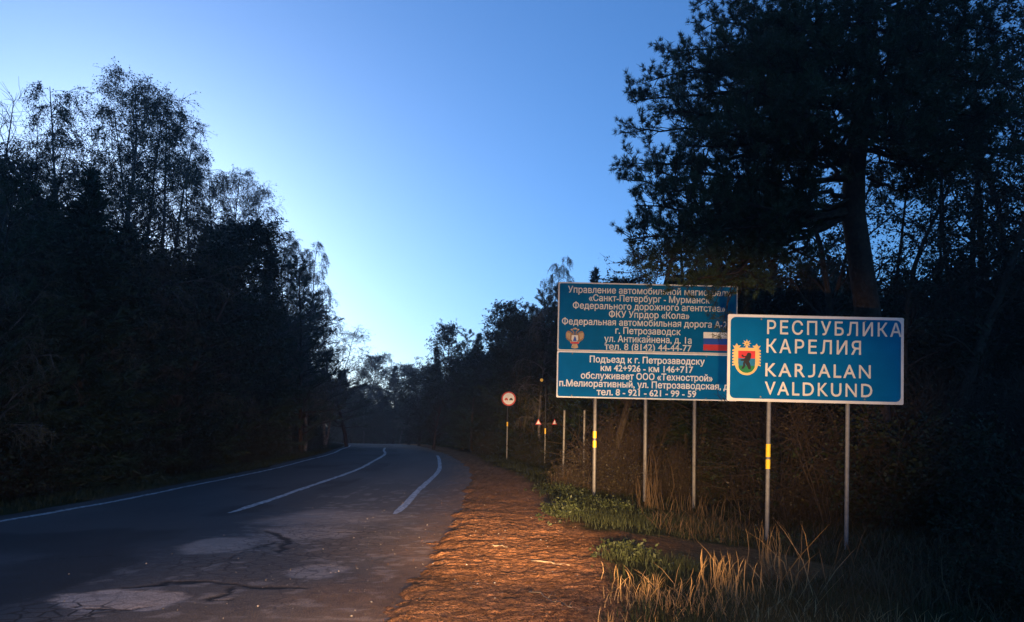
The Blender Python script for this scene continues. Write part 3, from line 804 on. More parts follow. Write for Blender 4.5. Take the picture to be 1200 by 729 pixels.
# ------------------------------------------------------------------ the large pine behind the border sign
def big_pine():
    rng = np.random.default_rng(77); W = Wood(); C = []; Dd = []
    TY = 19.0
    tp = [(1032, 640), (1028, 520), (1021, 420), (1016, 360), (1008, 305), (1000, 250), (1001, 200), (1008, 140), (1014, 70), (1012, 0), (1006, -70), (1010, -140)]
    T = np.array([tuple(at(a, b, TY)) for a, b in tp]); root = Vector((T[0][0], TY, tz(T[0][0], TY)))
    T[0][2] = root.z-0.3
    W.tube(T, np.array([0.40, 0.34, 0.31, 0.295, 0.28, 0.27, 0.25, 0.22, 0.19, 0.15, 0.10, 0.05]), 14)
    tips = [(738,118,19),(750,150,18),(760,95,20),(742,190,20),(731,210,19),(745,240,18),(738,280,18.5),(742,305,19),(770,318,18),(800,335,17.6),(830,320,18.5),(785,60,19),(800,85,17.5),(830,0,19),(822,35,20),
            (790,130,16.5),(820,170,16.2),(770,200,17),(800,230,16.5),(790,270,17),(850,60,16.5),(870,110,16),(860,150,15.8),(850,200,17),(840,250,17.4),(880,20,17),(900,70,16),(930,120,15.6),(900,160,16),
            (930,30,16.5),(970,60,15.8),(960,110,15.4),(1000,20,16),(1040,70,16),(1060,110,16.4),(1080,60,17),(1100,130,17),(1130,40,18),(1150,90,17.5),(1190,40,19),(1215,110,18.5),(1170,150,18),(1200,180,19),(1080,165,17),(1050,150,16),
            (1120,190,18.5),(1150,-10,19),(1090,10,18),(870,-30,19),(920,-50,18),(980,-60,17.5),(1040,-50,18),(1090,-60,19),(860,180,21),(900,120,22.5),(880,50,22),(960,70,22.8),(1020,90,23),(1090,100,22.5),(1140,150,22),
            (800,150,21.5),(820,100,22),(950,-90,20),(1020,-130,19.4),(1060,-100,19),(830,290,19.5),(870,230,18),(760,260,20.5),(845,330,18.6),(900,40,19),(1130,170,19),(1170,90,19.5),(1185,140,18),(1100,200,18.5),(1160,200,19.5),(1085,225,19),(1060,190,20),(1195,70,20),(1150,30,20),(950,90,19),(1060,60,19.5),(840,110,19),(1110,80,20)]
    for i, (px, py, Y) in enumerate(tips):
        tip = np.array(at(px, py, Y)); dh = math.hypot(tip[0]-T[5][0], tip[1]-TY)
        zs = np.clip(tip[2]-0.05*dh+rng.normal()*0.35+0.3, T[5][2]+0.1, T[-1][2]-0.3)
        k = np.interp(zs, T[:, 2], np.arange(len(T))); i0 = min(int(k), len(T)-2); a = T[i0]+(T[i0+1]-T[i0])*(k-i0)
        n = 10; u = np.linspace(0, 1, n+1)[:, None]
        B = a+(tip-a)*u
        B[:, 2] += (0.45*np.sin(u[:, 0]*math.pi)*(0.4 if py < 180 else -0.25))
        B[1:-1] += rng.normal(size=(n-1, 3))*0.07
        Lb = np.linalg.norm(tip-a)
        r0 = 0.022+0.011*Lb
        W.tube(B, r0*(1-np.linspace(0, 1, n+1)*0.85), 5)
        ns = int(7+Lb*5.0)
        for j in range(ns):
            t = 0.28+0.72*(j+rng.random())/ns
            q, bd = lerp_path(B, min(t, 0.995)); bd = bd/np.linalg.norm(bd)
            d2 = bd*0.9+unit(rng, 1)[0]*0.9; d2[2] += 0.15
            l2 = (0.35+0.9*(1.05-t))*(0.6+0.7*rng.random())
            S_ = path(rng, q, d2, l2, 4, 0.15, 0.06)
            W.tube(S_, np.linspace(0.014, 0.006, 5), 3)
            for m_ in range(int(3+l2*4)):
                v = 0.25+0.75*rng.random(); q2, sd_ = lerp_path(S_, min(v, 0.99)); sd_ = sd_/np.linalg.norm(sd_)
                e = path(rng, q2, sd_*0.8+unit(rng, 1)[0]*0.7+np.array([0, 0, 0.35]), 0.14+0.2*rng.random(), 2, 0.1, 0.1)
                W.tube(e, (0.006, 0.005, 0.004), 3)
                for ww, nn in ((1.0, 27), (0.5, 20)):
                    q3, ed = lerp_path(e, min(ww, 0.99)); ed = ed/np.linalg.norm(ed)
                    C.append(q3+rng.normal(size=(nn, 3))*0.02); Dd.append(np.repeat((ed*0.8)[None], nn, 0))
    # low hanging twigs before the big sign's top and its flag
    for (px, py, Y) in [(835, 372, 18.4), (850, 402, 18.2), (842, 398, 18.3)]:
        tip = np.array(at(px, py, Y)); a = np.array(at(868, 262, 18.8)); u = np.linspace(0, 1, 7)[:, None]
        B = a+(tip-a)*u+rng.normal(size=(7, 3))*0.05; W.tube(B, np.linspace(0.02, 0.005, 7), 4)
        for t in np.linspace(0.75, 1, 9):
            q, bd = lerp_path(B, min(t, 0.99)); bd = bd/np.linalg.norm(bd)
            e = q+unit(rng, 1)[0]*0.14
            C.append(e+rng.normal(size=(16, 3))*0.03); Dd.append(np.repeat((bd*0.5)[None], 16, 0))
    C = np.concatenate(C); Dd = np.concatenate(Dd)
    V, F = needle_tris(rng, C, Dd, 0.115, 0.015, 0.85)
    r = empty('pine_tree', root, 0, 'huge dark pine with thick curved trunk and wide crown behind the border sign', 'tree')
    o = np.array(root)
    tm = W.mesh('trunk', M['bark_pine']); cm = mesh_np('crown', V, [F], [M['needle_pine']])
    for me in (tm, cm): me.transform(Matrix.Translation(-root))
    obj('trunk', tm, r); obj('crown', cm, r)
big_pine()

# ------------------------------------------------------------------ shrubs
sh = [(668, 24.5, 1, 1.3, 'small russet shrub at the foot of the leftmost slim grey poles'), (700, 27.5, 1, 1.7, 'leafy shrub directly behind the banded left post of the big sign'),
      (728, 25.5, 0, 1.7, 'leafy shrub between the left and middle posts of the big sign'), (748, 28.5, 1, 2.0, 'taller thin shrub behind the middle post of the big sign'),
      (785, 26, 1, 1.8, 'thin brown shrub between the middle and right posts of the big sign'), (812, 27, 0, 1.9, 'dim shrub behind the right post of the big sign'),
      (640, 40, 2, 1.6, 'dark low bush behind the two small red triangles'), (615, 44, 2, 1.6, 'dark low bush beside the no overtaking sign'), (570, 50, 2, 1.8, 'dark low bush where the right forest meets the far road'),
      (850, 25.5, 2, 2.2, 'dim bush seen under the left end of the border sign'), (960, 20.5, 2, 2.6, 'dim bush between the two posts of the border sign'), (1040, 19.5, 2, 2.6, 'dim bush just right of the border sign posts'),
      (1100, 17, 2, 2.6, 'dark bush right of the border sign'), (1160, 15, 2, 2.5, 'dark bush near the right edge behind the tall dry grass'), (1165, 10.5, 2, 1.3, 'dark leafy bush in the lower right corner')]
sh += [(1024, 17.8, 2, 3.0, 'dark bush hiding the foot of the huge pine behind the border sign')]
for px, Y, v, h, lab in sh:
    x = at(px, 520, Y).x; plant('shrub', v, x, Y, h, 1.15, lab)
for i in range(40):
    d = d_of_y(9)+(d_of_y(92)-d_of_y(9))*i/39; x, y, nx, ny = cl_point(d); s = -rng.uniform(6.4, 8.0)
    plant('shrub', 2, float(x+nx*s), float(y+ny*s), rng.uniform(1.6, 2.8), 1.3, 'dark bush at the foot of the left forest wall', 'bushes along the left verge')
for i in range(16):
    px = 700+560*i/15; Y = rng.uniform(26.5, 29) if px < 880 else rng.uniform(19.5, 24)
    x = at(px, 520, Y).x
    if i % 3 == 1: plant('shrub', i, x, Y, rng.uniform(1.4, 2.6), 1.2, 'dark undergrowth bush in the shade behind the sign posts', 'dark bushes behind the signs')
    for k in range(2 if i % 3 == 1 else 3): plant('bare_shrub', 0, x+rng.uniform(-0.7, 0.7), Y-rng.uniform(0, 1.4), rng.uniform(1.6, 3.2), 1.1, 'nearly leafless brown brush in the shade behind the sign posts', 'bare brush behind the signs')

# ------------------------------------------------------------------ grass and stalks
def blades(name, pts, h, wdt, m, seed, bend=0.5, dirs=None):
    rng = np.random.default_rng(seed); n = len(pts); pts = np.asarray(pts, float)
    a = rng.random(n)*6.283; hh = h*(0.5+0.9*rng.random(n)) if not hasattr(h, '__len__') else h*(0.6+0.7*rng.random(n))
    lean = np.stack([np.cos(a), np.sin(a)], 1)*(bend*rng.random(n)*hh)[:, None]
    b = a+1.57+rng.normal(size=n)*0.5; wv = np.stack([np.cos(b), np.sin(b), np.zeros(n)], 1)*(wdt*0.5)
    kink = rng.normal(size=(n, 2))*0.35
    P = []
    for t, wk in ((0, 1), (0.45, 0.85), (0.8, 0.5)):
        c = pts.copy(); c[:, :2] += lean*(t**1.7)+kink*(t*(1-t)*hh)[:, None]; c[:, 2] += hh*t*(1-0.15*t*bend)
        P += [c-wv*wk, c+wv*wk]
    c = pts.copy(); c[:, :2] += lean; c[:, 2] += hh*(1-0.15*bend); P.append(c)
    V = np.stack(P, 1).reshape(-1, 3); b0 = np.arange(n)*7
    Q = np.concatenate([np.stack([b0, b0+1, b0+3, b0+2], 1), np.stack([b0+2, b0+3, b0+5, b0+4], 1)])
    Tt = np.stack([b0+4, b0+5, b0+6], 1)
    return mesh_np(name, V, [Q, Tt], [m])
nr = np.random.default_rng(3)
def scatter(n, x0, x1, y0, y1, keep):
    x = x0+(x1-x0)*nr.random(n); y = y0+(y1-y0)*nr.random(n); s = lateral(x, y)
    k = nr.random(n) < keep(x, y, s); x, y, s = x[k], y[k], s[k]
    return np.stack([x, y, terrain(x, y, s)-0.01], 1)
def verge_keep(x, y, s):
    bare = np.clip(soil_mask(x, y, s)*(s > 0)+patch_mask(x, y)*1.15, 0, 1)
    return (s > edge_s(y)+0.5)*(1-bare)**3*(0.15+1.5*sm(0.42, 0.6, fbm(x*0.9, y*0.9, 91, 3)))
p1 = scatter(60000, 0.0, 8.5, 6.5, 20, verge_keep); p2 = scatter(60000, -4, 10, 18, 50, verge_keep)
p3 = scatter(70000, -22, -8.8, 9, 62, lambda x, y, s: (s < -3.85)*(s > -8.5)*(0.3+0.7*fbm(x, y, 92, 3)))
P = np.concatenate([p1, p2, p3])
tag(obj('grass', blades('grass', P, 0.14, 0.010, M['grass'], 1, 0.7)), 'short dark green grass on the road verges', 'grass', kind='stuff')
# fallen straw and dry grass in the near right corner
def dry_keep(x, y, s):
    px = x/np.maximum(y, 1)*942+600
    return sm(690, 745, px)*(0.2+0.8*sm(0.40, 0.6, fbm(x*1.6, y*1.6, 95, 3)))*(1-0.85*patch_mask(x, y))*(1-sm(8.0, 9.2, y))
q1 = scatter(3800, 0.5, 6.5, 6.3, 11, dry_keep)
tag(obj('dry_grass', blades('dry_grass', q1, 0.22, 0.010, M['straw'], 2, 0.9)), 'pale dry grass in the near right corner', 'dry grass', kind='stuff')
q2 = scatter(9000, 3.0, 9.5, 8, 19, lambda x, y, s: (s > 8.6)*(0.2+0.6*fbm(x, y, 96, 3))*(1-patch_mask(x, y))**3*(y > 9.5))
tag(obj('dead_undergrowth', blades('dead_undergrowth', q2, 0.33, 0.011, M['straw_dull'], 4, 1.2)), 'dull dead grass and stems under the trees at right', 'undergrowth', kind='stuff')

# fallen needles and straw lying on the bare soil
def litter_strips():
    q = scatter(45000, -1.9, 6.0, 6.4, 24, lambda x, y, s: np.clip(soil_mask(x, y, s)*(s > 0)+0.5*patch_mask(x, y), 0, 1)*(0.25+0.75*vnoise(x*2, y*2, 5))+0.16*sm(-0.9, 0, s-edge_s(y))*(s < edge_s(y)))
    n = len(q); a = nr.random(n)*3.1416; L = 0.02+0.07*nr.random(n)**2; d = np.stack([np.cos(a), np.sin(a)*0.8, nr.normal(size=n)*0.18], 1)*L[:, None]*0.5
    b = np.stack([-np.sin(a), np.cos(a), np.zeros(n)], 1)*0.003
    q[:, 2] = np.maximum(q[:, 2], np.where(lateral(q[:, 0], q[:, 1]) < edge_s(q[:, 1])+0.4, asphalt_z(q[:, 0], q[:, 1]), -9))+0.018
    V = np.stack([q-d-b, q+d-b, q+d+b, q-d+b], 1).reshape(-1, 3)
    tag(obj('needle_litter', mesh_np('needle_litter', V, [np.arange(4*n).reshape(-1, 4)], [M['litter']])), 'brown needle and straw litter on the bare soil', 'litter', kind='stuff')
M['litter'] = mat('litter', (0.24, 0.115, 0.05), 0.85, 0.1, 0.4, 3, island=0.6)
litter_strips()

def clump(name, label, px, py, Y, n, rad, h, m='straw', bend=0.35, seed=0, wdt=0.011):
    x = at(px, py, Y).x; rr = np.random.default_rng(seed)
    q = np.stack([rr.normal(size=n)*rad, rr.normal(size=n)*rad*0.7, np.zeros(n)-0.03], 1)
    o = obj(name, blades(name, q, h, wdt, M[m], seed, bend), loc=(x, Y, tz(x, Y)))
    return tag(o, label, 'grass clump')
clump('dry_grass_clump', 'bright orange dry grass clump at the bottom edge, brightest of all', 850, 700, 8.6, 70, 0.17, 0.46, seed=1, bend=0.45)
clump('dry_grass_clump', 'low spreading dry grass clump at the bottom edge beside the soil strip', 775, 715, 7.6, 60, 0.22, 0.30, seed=2, bend=0.9)
clump('dry_grass_clump', 'tall dry stalks hugging the foot of the banded border sign post', 902, 650, 12.2, 34, 0.13, 0.62, seed=3, bend=0.3)
clump('dry_grass_clump', 'dry grass clump between the brightest clump and the border sign post', 905, 690, 9.0, 30, 0.22, 0.38, seed=4, bend=0.8)
clump('dry_grass_clump', 'long arching pale stalks between the two border sign posts', 938, 690, 10.2, 12, 0.2, 0.85, 'straw', seed=5, bend=1.0, wdt=0.012)
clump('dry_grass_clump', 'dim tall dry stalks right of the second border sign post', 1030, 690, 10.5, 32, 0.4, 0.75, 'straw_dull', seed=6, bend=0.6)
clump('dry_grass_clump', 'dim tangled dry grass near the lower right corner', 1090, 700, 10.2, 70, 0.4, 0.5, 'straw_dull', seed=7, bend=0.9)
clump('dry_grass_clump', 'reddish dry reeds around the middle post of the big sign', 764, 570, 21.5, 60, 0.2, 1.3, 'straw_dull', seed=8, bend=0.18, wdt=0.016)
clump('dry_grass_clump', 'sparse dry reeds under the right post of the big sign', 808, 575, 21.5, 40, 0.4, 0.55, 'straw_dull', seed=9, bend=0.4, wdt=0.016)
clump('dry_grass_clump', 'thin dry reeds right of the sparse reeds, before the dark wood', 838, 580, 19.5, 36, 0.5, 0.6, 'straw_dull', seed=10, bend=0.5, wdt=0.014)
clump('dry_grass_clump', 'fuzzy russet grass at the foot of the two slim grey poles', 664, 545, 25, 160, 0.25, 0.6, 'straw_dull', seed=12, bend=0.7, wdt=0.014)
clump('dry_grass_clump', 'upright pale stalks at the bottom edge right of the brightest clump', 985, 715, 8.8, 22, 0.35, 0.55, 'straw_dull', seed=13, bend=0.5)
clump('dry_grass_clump', 'small dry tuft beside the bare second soil patch', 905, 668, 11.4, 26, 0.16, 0.35, 'straw', seed=14, bend=0.3)

def weed(label, px, Y, rx, ry, n, h, seed):
    x = at(px, 560, Y).x; rr = np.random.default_rng(seed); W = Wood(); C = []
    for i in range(n):
        a, b = rr.normal()*rx, rr.normal()*ry; hh = h*(0.5+0.7*rr.random())*math.exp(-0.3*((a/rx)**2+(b/ry)**2))
        S_ = path(rr, (a, b, -0.05), (rr.normal()*0.4, rr.normal()*0.4, 1), hh+0.05, 4, 0.12, -0.02); W.tube(S_, np.linspace(0.006, 0.003, 5), 3)
        k = 16; t = rr.random(k)*4; ii = np.minimum(t.astype(int), 3); u = (t-ii)[:, None]
        C.append(S_[ii]*(1-u)+S_[ii+1]*u+rr.normal(size=(k, 3))*0.035)
    V, F = leaf_quads(rr, np.concatenate(C), 0.06, aspect=0.5)
    r = empty('weed_patch', (x, Y, tz(x, Y)), 0, label, 'weeds')
    obj('stems', W.mesh('stems', M['leaf_weed']), r); obj('leaves', mesh_np('leaves', V, [F], [M['leaf_weed']]), r)
weed('bright green leafy weeds beside the soil strip, lit by headlights', 662, 16.6, 0.35, 0.8, 90, 0.36, 1)
weed('dimmer green weeds behind the bright ones, before the banded post', 700, 19.5, 0.5, 1.0, 80, 0.28, 2)
weed('low green weeds beside the far end of the soil strip', 655, 23, 0.45, 1.6, 90, 0.28, 3)
weed('dark green weeds between the soil strip and the second bare patch', 735, 11.2, 0.25, 0.6, 60, 0.15, 4)
weed('dark leafy weeds under the banded border sign post', 880, 15.6, 0.9, 0.4, 60, 0.2, 5)

# ------------------------------------------------------------------ sticks and stones
def stick(label, p0, p1, r, seed, bend=0.03):
    rr = random.Random(seed); a = Vector((*gp(*p0), 0)); b = Vector((*gp(*p1), 0)); m = MB(); P = []
    o = (a+b)/2; o.z = tz(o.x, o.y)
    for i in range(7):
        q = a.lerp(b, i/6); q.x += rr.uniform(-bend, bend); q.y += rr.uniform(-bend, bend); q.z = tz(q.x, q.y)+r*0.6
        P.append(q-o)
    m.tube(P, [r*(1-0.09*i) for i in range(7)], 6)
    h = P[4]; m.tube([h, h+Vector((rr.uniform(-.1, .1), 0.12, 0.03))], [r*0.5, r*0.25], 5)
    ob = m.build('stick', M['stick'], smooth=True); ob.location = o; tag(ob, label, 'stick')
stick('pale straight stick lying across the soil strip, the brightest one', (625, 663), (666, 668), 0.013, 1)
stick('long thin twig on the soil strip below the bright stick', (620, 697), (652, 714), 0.009, 2, 0.05)
stick('short thin twig forking near the dry grass on the soil strip', (650, 712), (680, 722), 0.009, 3, 0.05)
stick('short pale twig at the middle of the soil strip', (578, 645), (596, 647), 0.012, 4)

rr = np.random.default_rng(8)
def stones(name, n, keep, lo, hi, label):
    x = -5+9*rr.random(n); y = 6.6+16*rr.random(n)**1.5; s = lateral(x, y); k = rr.random(n) < keep(x, y, s); x, y, s = x[k], y[k], s[k]; n = len(x)
    z = np.maximum(terrain(x, y, s), np.where(s < edge_s(y)+0.3, asphalt_z(x, y), -9))
    base = np.array([(1,0,0),(-1,0,0),(0,1,0),(0,-1,0),(0,0,1),(0,0,-1)], float)
    fc = np.array([(0,2,4),(2,1,4),(1,3,4),(3,0,4),(2,0,5),(1,2,5),(3,1,5),(0,3,5)])
    sz = lo+(hi-lo)*rr.random(n)**3
    V = base[None]*(0.6+0.7*rr.random((n, 6, 1)))*sz[:, None, None]*np.array([1, 1, .7])
    th = rr.random(n)*6.28; c, s_ = np.cos(th)[:, None], np.sin(th)[:, None]
    V = np.stack([V[..., 0]*c-V[..., 1]*s_, V[..., 0]*s_+V[..., 1]*c, V[..., 2]], -1)
    V += np.stack([x, y, z+sz*0.35], 1)[:, None]
    F = (fc[None]+np.arange(n)[:, None, None]*6).reshape(-1, 3)
    tag(obj(name, mesh_np(name, V.reshape(-1, 3), [F], [M['stone']])), label, 'gravel', kind='stuff')
stones('gravel', 750, lambda x, y, s: 0.15+0.85*sm(1.5, 3.5, s)*(s < 6.8), 0.005, 0.017, 'loose pale pebbles on the broken asphalt and soil')

# ------------------------------------------------------------------ signs
def winding(p, loops):
    w_ = 0
    for L in loops:
        n = len(L)
        for i in range(n):
            a, b = L[i], L[(i+1) % n]
            side = (b[0]-a[0])*(p[1]-a[1])-(p[0]-a[0])*(b[1]-a[1])
            if a[1] <= p[1] < b[1] and side > 0: w_ += 1
            elif b[1] <= p[1] < a[1] and side < 0: w_ -= 1
    return w_
def text_mesh(body, x0, x1, zc, cap, weight=0.0, spacing=1.0):
    """Flat lettering fitted between x0 and x1 with its capitals centred on zc; strokes widened by weight."""
    c = bpy.data.curves.new('lettering', 'FONT'); c.body = body; c.space_character = spacing
    o = bpy.data.objects.new('lettering', c); COL.objects.link(o); bpy.context.view_layer.update()
    cu = o.to_curve(bpy.context.evaluated_depsgraph_get()); loops = []
    for sp_ in cu.splines:
        P = []; bz = sp_.bezier_points; n = len(bz)
        for i in range(n):
            p, q = bz[i], bz[(i+1) % n]
            a0, a1, a2, a3 = (np.array(v[:2]) for v in (p.co, p.handle_right, q.handle_left, q.co))
            st = np.linalg.norm(np.cross(a1-a0, a3-a0))+np.linalg.norm(np.cross(a2-a3, a0-a3)) < 1e-5
            for t in ([0] if st else [0, .25, .5, .75]):
                v = a0*(1-t)**3+3*a1*t*(1-t)**2+3*a2*t*t*(1-t)+a3*t**3
                if not P or np.linalg.norm(P[-1]-v) > 1e-3: P.append(v)
        if len(P) > 1 and np.linalg.norm(P[0]-P[-1]) < 1e-3: P.pop()
        if len(P) > 2: loops.append(np.array(P))
    o.to_curve_clear(); bpy.data.objects.remove(o); bpy.data.curves.remove(c)
    al = np.concatenate(loops); bx0, bx1 = al[:, 0].min(), al[:, 0].max()
    ar = [0.5*np.sum(L[:, 0]*np.roll(L[:, 1], -1)-L[:, 1]*np.roll(L[:, 0], -1)) for L in loops]
    groups = []                                   # outlines that share a stretch of the line: one glyph or touching glyphs
    for i in sorted(range(len(loops)), key=lambda i: loops[i][:, 0].min()):
        lo_, hi_ = loops[i][:, 0].min(), loops[i][:, 0].max()
        if groups and lo_ <= groups[-1][1]: groups[-1][0].append(i); groups[-1][1] = max(groups[-1][1], hi_)
        else: groups.append([[i], hi_])
    V = []; F = []
    from mathutils.geometry import delaunay_2d_cdt
    for gidx, _h in groups:
        LL_ = []; sg = 1 if ar[max(gidx, key=lambda i: abs(ar[i]))] > 0 else -1
        for i in gidx:
            L = loops[i]
            d1 = L-np.roll(L, 1, 0); d2 = np.roll(L, -1, 0)-L
            n1_ = np.stack([d1[:, 1], -d1[:, 0]], 1); n1_ /= np.linalg.norm(n1_, axis=1, keepdims=True)+1e-9
            n2__ = np.stack([d2[:, 1], -d2[:, 0]], 1); n2__ /= np.linalg.norm(n2__, axis=1, keepdims=True)+1e-9
            m_ = n1_+n2__; m_ /= np.maximum(0.6, (m_*n1_).sum(1, keepdims=True))
            LL_.append(L+m_*weight*sg)
        vs = [Vector(p) for L in LL_ for p in L]; es = []; k = 0
        for L in LL_:
            es += [(k+i, k+(i+1) % len(L)) for i in range(len(L))]; k += len(L)
        ov, _, of, *_r = delaunay_2d_cdt(vs, es, [], 0, 1e-6)
        b0 = len(V); V += [(p.x, p.y) for p in ov]
        for f in of:
            cc = sum((ov[i] for i in f), Vector((0, 0)))/len(f)
            if winding(cc, LL_) != 0: F.append([b0+i for i in f])
    V = np.array(V); sx = (x1-x0)/(bx1-bx0); sz = cap/(0.682+2*weight)
    return np.stack([x0+(V[:, 0]-bx0)*sx, np.zeros(len(V)), zc+(V[:, 1]-0.341)*sz], 1), F
def lettering(name, lines, y, m, parent, spacing=1.0, weight=0.0, extra=None):
    mb = MB()
    for body, x0, x1, zc, cap in lines:
        V, F = text_mesh(body, x0, x1, zc, cap, weight, spacing)
        V[:, 1] += y; mb.add(V.tolist(), F)
    if extra: extra(mb)
    return mb.build(name, m, parent)
def rrect(x0, x1, z0_, z1, r, n=5):
    P = []
    for cx_, cz, a0 in ((x1-r, z0_+r, -90), (x1-r, z1-r, 0), (x0+r, z1-r, 90), (x0+r, z0_+r, 180)):
        for i in range(n+1):
            a = R(a0+90*i/n); P.append((cx_+r*math.cos(a), cz+r*math.sin(a)))
    return P
def post(parent, x, y, z_top, z_bot, r=0.038, bands=(), m='steel', lean=0.0):
    mb = MB(); L = z_top-z_bot
    mb.tube([(x+lean*0, y, z_top), (x-lean*L, y, z_bot)], r, 12)
    o = mb.build('post', M[m], parent, smooth=False)
    for (b0, b1) in bands:
        k = MB(); k.tube([(x-lean*(z_top-b1), y, b1), (x-lean*(z_top-b0), y, b0)], r+0.004, 12); k.build('reflective_band', M['yellow'], o)
    return o
def disc(cx_, cz, r, n=36): return [(cx_+r*math.cos(2*math.pi*i/n), cz+r*math.sin(2*math.pi*i/n)) for i in range(n)]

# the border sign ---------------------------------------------------------
Y1 = 15.7; k1 = F_PX/Y1; C1 = at(954, 421, Y1)
gz1 = tz(C1.x, Y1)
s1 = empty('border_sign', (C1.x, Y1, gz1), R(-1.0), 'blue bilingual region sign with bear crest on two grey posts, nearest of the signs', 'road sign')
hz = C1.z-gz1; HW, HH = 102.5/k1, 51/k1
tilt = R(0.45)                                    # the board hangs a little crooked
pan = empty('tmp', (0, 0, 0))
mb = MB(); mb.prism(rrect(-HW, HW, -HH, HH, 0.03), -0.012, 0.012)
mb2 = MB()
board = mb.build('board', [M['white_dull']], s1)
bpy.data.objects.remove(pan)
board.location = (0, -0.06, hz); board.rotation_euler = (0, tilt, 0)
mb = MB(); mb.prism(rrect(-HW+3.2/k1, HW-3.2/k1, -HH+3.2/k1, HH-3.2/k1, 0.10), -0.016, -0.0122)
mb.build('blue_face', M['blue'], board)
def n1(px, py):      # pixel of the photograph to the board's own plane
    a = ROLL+tilt; dx, dz = (px-954)/k1, (421-py)/k1
    return (dx*math.cos(a)-dz*math.sin(a), dx*math.sin(a)+dz*math.cos(a))
def row1(body, x0, x1, yc, cap=15.6):
    z = n1((x0+x1)/2, yc)[1]; return (body, (x0-954)/k1, (x1-954)/k1, z, cap/k1)
def letter_j(mb):
    x0, x1 = (945.6-954)/k1, (953.6-954)/k1; zc = n1(949.6, 434.5)[1]; h = 15.6/k1; t = 2.3/k1; r = (x1-x0)*0.62
    P = [(x1, zc+h/2), (x1-t, zc+h/2), (x1-t, zc-h/2+r)]
    P += [(x1-t-(r-t)+(r-t)*math.cos(R(a)), zc-h/2+r+(r-t)*math.sin(R(a))) for a in (-30, -60, -90)]+[(x0, zc-h/2+t), (x0, zc-h/2)]
    P += [(x1-r+r*math.cos(R(a)), zc-h/2+r+r*math.sin(R(a))) for a in (-90, -60, -30, 0)]
    mb.prism(P, -0.0195, -0.0175)
lettering('lettering', [row1('РЕСПУБЛИКА', 897.5, 1053.5, 385.3), row1('КАРЕЛИЯ', 897, 1006.5, 406.8), row1('KAR', 896, 941.6, 433.7), row1('ALAN', 957.3, 1018, 435.2), row1('VALDKUND', 895.6, 1020, 456.4)],
          -0.018, M['white_cream'], board, spacing=1.25, weight=0.010, extra=letter_j)
def crest():
    mb = MB(); u = 1/k1/12.14; cx_, cz = n1(873.7, 418.5)
    def q(a, b): return (cx_+(a-410)*u, cz+(346-b)*u)
    y = -0.018
    fr = [q(240,210), q(580,210), q(585,430)]+[q(410+165*math.cos(R(t)), 430+172*math.sin(R(t))) for t in range(0, 181, 12)]+[q(236,430)]
    mb.prism(fr, y-0.001, y+0.001, 0)
    for sd_ in (-1, 1):                          # carved side posts with their toothed tops
        P = [q(410+sd_*150, 460)]
        for i in range(6):
            P += [q(410+sd_*(160+42), 470-i*42), q(410+sd_*(160+42), 452-i*42), q(410+sd_*(160+10), 436-i*42)]
        P += [q(410+sd_*200, 175), q(410+sd_*170, 190), q(410+sd_*140, 148), q(410+sd_*120, 180), q(410+sd_*82, 178), q(410+sd_*110, 215), q(410+sd_*118, 260)]
        mb.prism(P, y-0.0005, y+0.001, 0)
    st = []
    for i in range(16):
        r_ = 66 if i % 2 == 0 else 30; st.append(q(412+r_*math.sin(i*math.pi/8), 148-r_*math.cos(i*math.pi/8)*0.92))
    mb.prism(st, y-0.0015, y+0.001, 0); mb.prism([q(395,185), q(430,185), q(435,215), q(390,215)], y-0.0012, y+0.001, 0)
    mb.prism([q(412+10*math.cos(R(a)), 148+10*math.sin(R(a))) for a in range(0, 360, 30)], y-0.0025, y, 5)
    mb.prism([q(292,255), q(532,255), q(532,362), q(292,362)], y-0.003, y, 1)
    mb.prism([q(292,362), q(532,362), q(532,430), q(528,465), q(296,465), q(292,430)], y-0.003, y, 2)
    mb.prism([q(296,465), q(528,465)]+[q(411+117*math.cos(R(t)), 465+105*math.sin(R(t))) for t in range(12, 169, 12)], y-0.003, y, 3)
    bear = [q(418,290), q(440,278), q(468,285), q(478,310), q(472,345), q(458,385), q(446,405), q(462,440), q(474,490), q(470,520), q(440,518), q(428,490), q(405,450), q(385,425), q(396,470), q(372,505), q(340,520), q(345,495),
            q(362,470), q(360,430), q(372,400), q(330,398), q(318,382), q(345,376), q(378,370), q(392,345), q(360,345), q(338,330), q(340,305), q(358,312), q(372,332), q(400,328), q(412,310)]
    mb.prism(bear, y-0.005, y, 4)
    return mb.build('crest', [M['gold'], M['red'], M['teal'], M['green'], M['black'], M['brown']], board)
crest()
def lx1(px, py): return at(px, py, Y1+0.01).x-C1.x
zb = lambda py, px: at(px, py, Y1+0.01).z-gz1
post(s1, lx1(902.5, 480), 0.01, hz+HH*0.9, -0.5, 0.040, [(zb(535, 902), zb(520, 902)), (zb(549, 901), zb(538, 901))], lean=0.012)
post(s1, lx1(994, 480), 0.01, hz+HH*0.9, -0.5, 0.040, [], lean=0.010)
mb = MB()
for zz in (hz+HH*0.55, hz-HH*0.55): mb.box(-HW*0.8, HW*0.8, -0.046, -0.030, zz-0.03, zz+0.03)
mb.build('mounting_rail', M['steel_back'], s1)

